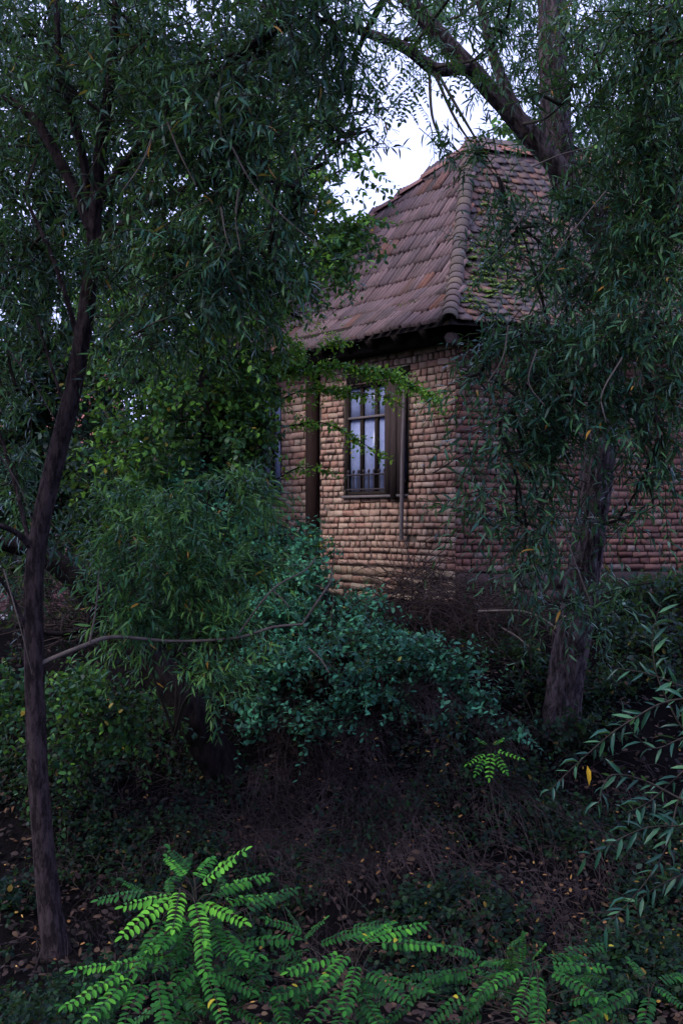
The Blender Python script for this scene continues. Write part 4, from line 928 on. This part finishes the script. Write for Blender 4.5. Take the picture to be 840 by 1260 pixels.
F2_ = [fr(430, 1170, 395, 1210, d1=4.3, tt=.6, upy=-.8), fr(440, 1165, 480, 1135, d1=4.6, tt=.65), fr(445, 1160, 520, 1132, d1=4.6, tt=.6), fr(455, 1160, 535, 1158, tt=.65), fr(430, 1172, 355, 1190, d1=4.4, tt=.6), fr(440, 1180, 425, 1235, d1=4.2, tt=.45, upy=-.8), fr(425, 1190, 340, 1220, d1=4.4, tt=.35),
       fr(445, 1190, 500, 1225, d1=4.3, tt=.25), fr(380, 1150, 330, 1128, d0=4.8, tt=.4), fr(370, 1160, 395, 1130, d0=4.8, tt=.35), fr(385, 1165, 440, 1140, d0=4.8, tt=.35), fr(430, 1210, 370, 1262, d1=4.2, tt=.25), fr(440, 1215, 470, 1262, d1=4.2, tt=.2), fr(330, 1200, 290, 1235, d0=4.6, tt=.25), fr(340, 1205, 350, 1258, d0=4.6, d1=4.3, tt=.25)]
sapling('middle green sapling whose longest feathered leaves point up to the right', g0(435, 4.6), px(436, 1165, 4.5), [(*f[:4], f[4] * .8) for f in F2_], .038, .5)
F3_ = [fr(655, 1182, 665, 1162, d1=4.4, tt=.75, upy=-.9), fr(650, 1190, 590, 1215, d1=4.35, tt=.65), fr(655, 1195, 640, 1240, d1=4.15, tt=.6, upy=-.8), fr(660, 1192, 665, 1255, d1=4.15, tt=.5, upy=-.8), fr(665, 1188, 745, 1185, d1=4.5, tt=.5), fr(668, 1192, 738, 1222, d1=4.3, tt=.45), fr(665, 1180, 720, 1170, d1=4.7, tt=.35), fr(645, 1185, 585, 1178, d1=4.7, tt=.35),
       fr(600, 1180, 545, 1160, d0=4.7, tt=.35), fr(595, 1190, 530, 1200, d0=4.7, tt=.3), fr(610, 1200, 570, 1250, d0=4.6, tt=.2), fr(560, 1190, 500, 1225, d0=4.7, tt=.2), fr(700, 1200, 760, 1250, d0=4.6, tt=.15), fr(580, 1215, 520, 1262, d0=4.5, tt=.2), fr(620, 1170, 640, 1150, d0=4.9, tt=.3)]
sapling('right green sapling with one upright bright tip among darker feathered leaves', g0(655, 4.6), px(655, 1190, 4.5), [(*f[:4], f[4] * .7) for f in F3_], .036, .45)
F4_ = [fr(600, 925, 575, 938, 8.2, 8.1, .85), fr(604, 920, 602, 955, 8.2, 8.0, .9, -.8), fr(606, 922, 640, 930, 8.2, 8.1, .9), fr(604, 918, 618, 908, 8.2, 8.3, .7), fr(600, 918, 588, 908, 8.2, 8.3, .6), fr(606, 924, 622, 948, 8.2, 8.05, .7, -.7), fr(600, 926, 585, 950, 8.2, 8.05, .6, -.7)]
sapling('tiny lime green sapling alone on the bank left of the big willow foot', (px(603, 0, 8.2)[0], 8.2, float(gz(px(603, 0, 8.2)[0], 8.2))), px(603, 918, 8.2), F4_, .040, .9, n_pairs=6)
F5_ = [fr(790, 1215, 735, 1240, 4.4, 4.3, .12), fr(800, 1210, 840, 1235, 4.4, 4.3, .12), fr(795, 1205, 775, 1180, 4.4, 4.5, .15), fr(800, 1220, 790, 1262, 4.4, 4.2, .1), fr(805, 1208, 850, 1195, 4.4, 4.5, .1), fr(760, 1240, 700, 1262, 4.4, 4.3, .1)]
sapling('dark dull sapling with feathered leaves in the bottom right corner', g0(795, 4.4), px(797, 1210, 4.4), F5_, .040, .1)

# ------------------------------------------------------------------ near willow boughs at the right edge: each leaf a part
wb = thing('willow_bough', px(960, 900, 4.0), 'near willow bough with large leaves and one yellow leaf reaching in from the right edge', 'branch')
LM = []
for k in range(6):
    bg = Bag(); leaves(bg, np.zeros((1, 3)), np.array([[1., 0, 0]]), np.array([[0, 0, 1.]]), 1.0, .15 + .012 * k, 'narrow_fine', .1 + .13 * k); LM.append(bg.mesh('leaf', M['willow']))
bg = Bag(); leaves(bg, np.zeros((1, 3)), np.array([[1., 0, 0]]), np.array([[0, 0, 1.]]), 1.0, .24, 'narrow_fine', .5); M['yellow'] = leaf_mat('yellow_leaf', [(0, (.62, .36, .03)), (1, (.62, .36, .03))], .3, .2); LY = bg.mesh('leaf', M['yellow'])
boughs = [[(960, 880, 4.0), (840, 860, 4.0), (770, 890, 3.95), (720, 930, 3.9), (676, 972, 3.85)], [(840, 985, 4.0), (790, 960, 4.0), (750, 955, 3.95), (735, 990, 3.9)], [(960, 860, 4.1), (860, 850, 4.1), (800, 830, 4.1), (757, 822, 4.1)],
          [(940, 760, 4.1), (860, 900, 4.1), (815, 850, 4.1), (802, 790, 4.1), (812, 742, 4.1)], [(960, 950, 4.0), (860, 1010, 4.0), (790, 1020, 3.95), (720, 1055, 3.9)], [(960, 930, 4.1), (850, 960, 4.1), (820, 1040, 4.0), (790, 1090, 3.95), (745, 1140, 3.9)],
          [(960, 880, 4.1), (850, 905, 4.1), (800, 920, 4.05), (765, 880, 4.0)], [(950, 1000, 4.2), (870, 1060, 4.1), (810, 1090, 4.0), (770, 1120, 4.0)], [(900, 900, 4.2), (850, 940, 4.2), (800, 985, 4.2), (770, 1000, 4.1)]]
stb = Bag(); nl = 0
for bi, poly in enumerate(boughs):
    P, Rr = catmull([px(*p) for p in poly], np.linspace(.0045, .0012, len(poly)), 12); tubes(stb, P[None], Rr[None], 5)
    Lc = np.concatenate([[0], np.cumsum(np.linalg.norm(np.diff(P, axis=0), axis=1))])
    for l in np.arange(.12, Lc[-1] + .005, .025):
        if nl >= 290: break
        i = min(int(np.searchsorted(Lc, l)), len(P) - 1); T = norm(P[i] - P[i - 1]); sv_ = norm(np.cross(T, rng.normal(size=3) + np.array([0, 2 * (-1) ** nl, 0])))
        X_ = norm(T * .75 + sv_ * .75 + np.array([0, 0, -.25 * rng.random()])); Z_ = np.array([0, -.5, 1.]) + rng.normal(0, .4, 3); Y_ = norm(np.cross(Z_, X_)); Z_ = np.cross(X_, Y_)
        Ln = rng.uniform(.045, .09)
        ob = link('leaf', LM[nl % 6], None); ob.parent = wb; ob.matrix_parent_inverse = Matrix.Translation(-BASE[wb.name]); m = Matrix.Identity(4)
        for k in range(3): m[k][0], m[k][1], m[k][2], m[k][3] = X_[k] * Ln, Y_[k] * Ln, Z_[k] * Ln, P[i][k]
        ob.matrix_basis = m; ob.matrix_parent_inverse = Matrix.Translation(-BASE[wb.name]); nl += 1
stb.build('stem', M['twig'], wb, True)
ob = link('leaf', LY, wb); tag(ob, 'hanging yellow leaf'); p = px(722, 942, 3.86); m = Matrix.Identity(4); X_ = np.array([.1, -.1, -1.]); Y_ = np.array([1., .2, .1]); X_ = norm(X_); Y_ = norm(Y_ - X_ * np.dot(X_, Y_)); Z_ = np.cross(X_, Y_)
for k in range(3): m[k][0], m[k][1], m[k][2], m[k][3] = X_[k] * .068, Y_[k] * .068, Z_[k] * .068, p[k]
ob.matrix_basis = m

# ------------------------------------------------------------------ dead brush, dead grass, weeds, litter on the bank
def strands(bag, P, D, L, r, droop=.6, k=5, curl=.25):
    n = len(P); D = norm(D); wob = rng.normal(0, curl, (n, 3)); wob2 = rng.normal(0, curl * .8, (n, 3)); ts = np.linspace(0, 1, k)
    Q = np.stack([P + D * L[:, None] * t + np.array([0, 0, -1.]) * (droop * L)[:, None] * t * t + wob * L[:, None] * t * t + wob2 * L[:, None] * math.sin(3.1 * t) * .35 for t in ts], 1)
    tubes(bag, Q, r[:, None] * np.linspace(1, .35, k)[None], 3)
bg = Bag()
for (u, v, d, ru, rv, rd, n) in ((560, 745, 10.6, 95, 38, .5, 420), (510, 715, 10.9, 40, 22, .3, 150), (620, 770, 10.2, 60, 40, .4, 220), (500, 880, 9.2, 60, 60, .3, 140), (600, 830, 9.7, 50, 40, .3, 140), (50, 740, 10.8, 75, 45, .4, 170), (110, 760, 10.2, 50, 40, .3, 80)):
    P, off, C = blob_pts((u, v, d, ru, rv, rd), n, 12, .4); D = rng.normal(0, 1, (n, 3)) * np.array([1.2, .8, .5])
    strands(bg, P, D, rng.uniform(.2, .8, n), rng.uniform(.002, .008, n), .25, 6, .35)
tag(bg.build('dead_brush', M['brush']), 'tangled heap of dead brown brushwood at the foot of the house corner', 'brushwood', kind='stuff')
# a few pale bare sticks caught on the heap
for lab, poly in (('pale dry stick arching over the dead brush heap towards the willow trunk', [(588, 752, 9.9, .010), (640, 752, 9.7, .009), (668, 762, 9.6, .008), (690, 778, 9.5, .006)]),
                  ('short straight pale stick hanging below the arching one in the brush', [(616, 772, 9.8, .008), (635, 783, 9.7, .007), (650, 796, 9.6, .005)]),
                  ('thin upright bare stem forking in front of the brick wall beside the dark post', [(398, 760, 11.5, .008), (411, 680, 11.5, .007), (406, 662, 11.5, .005)]),
                  ('thin reddish stick lying slanted under the grey fallen branch', [(380, 798, 9.0, .008), (395, 812, 8.9, .007), (405, 828, 8.8, .004)])):
    bg = Bag(); bark_tube(bg, [px(*p[:3]) for p in poly], [p[3] for p in poly], 6, .08, 3); tag(bg.build('stick', M['dry'], smooth=True), lab, 'stick')
def on_bank(n, u0, u1, d0, d1):
    u = rng.uniform(u0, u1, n); d = rng.uniform(d0, d1, n); x = (u - CU) / FPX * d; return np.stack([x, d, gz(x, d)], 1)
bg = Bag()
for (u, v, w_, n, d0, d1) in ((420, 0, 110, 2600, 7.6, 9.4), (500, 0, 60, 900, 8.3, 9.6), (620, 0, 30, 450, 8.2, 9.2), (300, 0, 60, 700, 8.0, 9.5), (150, 0, 110, 700, 7.8, 9.5), (560, 0, 160, 1100, 6.6, 8.4), (250, 0, 220, 900, 6.4, 8), (720, 0, 70, 500, 7, 9)):
    P = on_bank(n, u - w_, u + w_, d0, d1); m = np.array([mnoise.noise(Vector(p * 1.6)) for p in P]) > -.12; P = P[m] + np.array([0, 0, .05]); n = len(P)
    D = np.stack([rng.normal(0, .55, n), rng.normal(-.7, .35, n), rng.uniform(.1, .8, n)], 1)
    strands(bg, P, D, rng.uniform(.18, .5, n), rng.uniform(.0012, .0028, n), .9, 5, .28)
tag(bg.build('dead_grass', M['straw']), 'dry hanging grass and roots matted over the dark bank', 'dead grass', kind='stuff')
# hanging roots and stalks under the willow foot
lb, sb = Bag(), Bag()
for (u0, u1, d0, d1, n) in ((0, 840, 6.3, 7.6, 2200), (360, 720, 7.0, 8.8, 1500), (-60, 360, 7.4, 9.6, 2000), (640, 900, 7.4, 9.8, 1300), (0, 140, 5.2, 6.6, 500), (700, 900, 5.2, 7, 900), (520, 900, 9.2, 11.2, 800), (-200, 200, 9.5, 13, 900)):
    P = on_bank(n, u0, u1, d0, d1); m = np.array([mnoise.noise(Vector(p * 1.3 + np.array([4, 1, 0]))) for p in P]) > -.05; P = P[m]; n = len(P)
    sprays(lb, sb, P, rng.normal(0, .6, (n, 3)) + np.array([0, -.2, 1.0]), rng.uniform(.08, .30, n), droop=.2, spacing=.03, leafL=.048, leafW=.030, kind='oval', ang=(50, 80), hang=.2, stem_r=.0015, odd=.01)
tag(lb.build('undergrowth', M['weed']), 'low dark green weeds creeping over the shaded bank', 'undergrowth', kind='stuff')
tag(sb.build('undergrowth_stems', M['twig']), 'thin dark stems of the weeds on the shaded bank', 'undergrowth', kind='stuff')
bg = Bag()
P = np.concatenate([on_bank(230, 0, 840, 6.2, 9.2), on_bank(110, 380, 560, 7.4, 9.0), on_bank(70, 620, 760, 6.6, 7.8)]); n = len(P)
leaves(bg, P + np.array([0, 0, .05]) + rng.uniform(0, .06, (n, 1)) * UP, rng.normal(0, 1, (n, 3)) * np.array([1, 1, .3]), np.array([0, -.5, 1]) + rng.normal(0, .4, (n, 3)), rng.uniform(.018, .045, n), rng.uniform(.008, .022, n), 'oval', rng.beta(1.0, 1.8, n))
tag(bg.build('fallen_leaves', M['litter']), 'small yellow and brown fallen leaves scattered over the dark bank', 'fallen leaves', kind='stuff')

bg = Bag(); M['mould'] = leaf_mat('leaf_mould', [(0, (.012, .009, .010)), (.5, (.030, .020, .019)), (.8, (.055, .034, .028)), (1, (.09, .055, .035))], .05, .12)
P = np.concatenate([on_bank(5200, -40, 880, 5.6, 9.6), on_bank(900, -60, 880, 9.6, 11)]); n = len(P)
leaves(bg, P + np.array([0, 0, .02]) + rng.uniform(0, .05, (n, 1)) * UP, rng.normal(0, 1, (n, 3)) * np.array([1, 1, .35]), np.array([0, -.4, 1]) + rng.normal(0, .5, (n, 3)), rng.uniform(.03, .075, n), rng.uniform(.015, .04, n), 'oval', rng.random(n))
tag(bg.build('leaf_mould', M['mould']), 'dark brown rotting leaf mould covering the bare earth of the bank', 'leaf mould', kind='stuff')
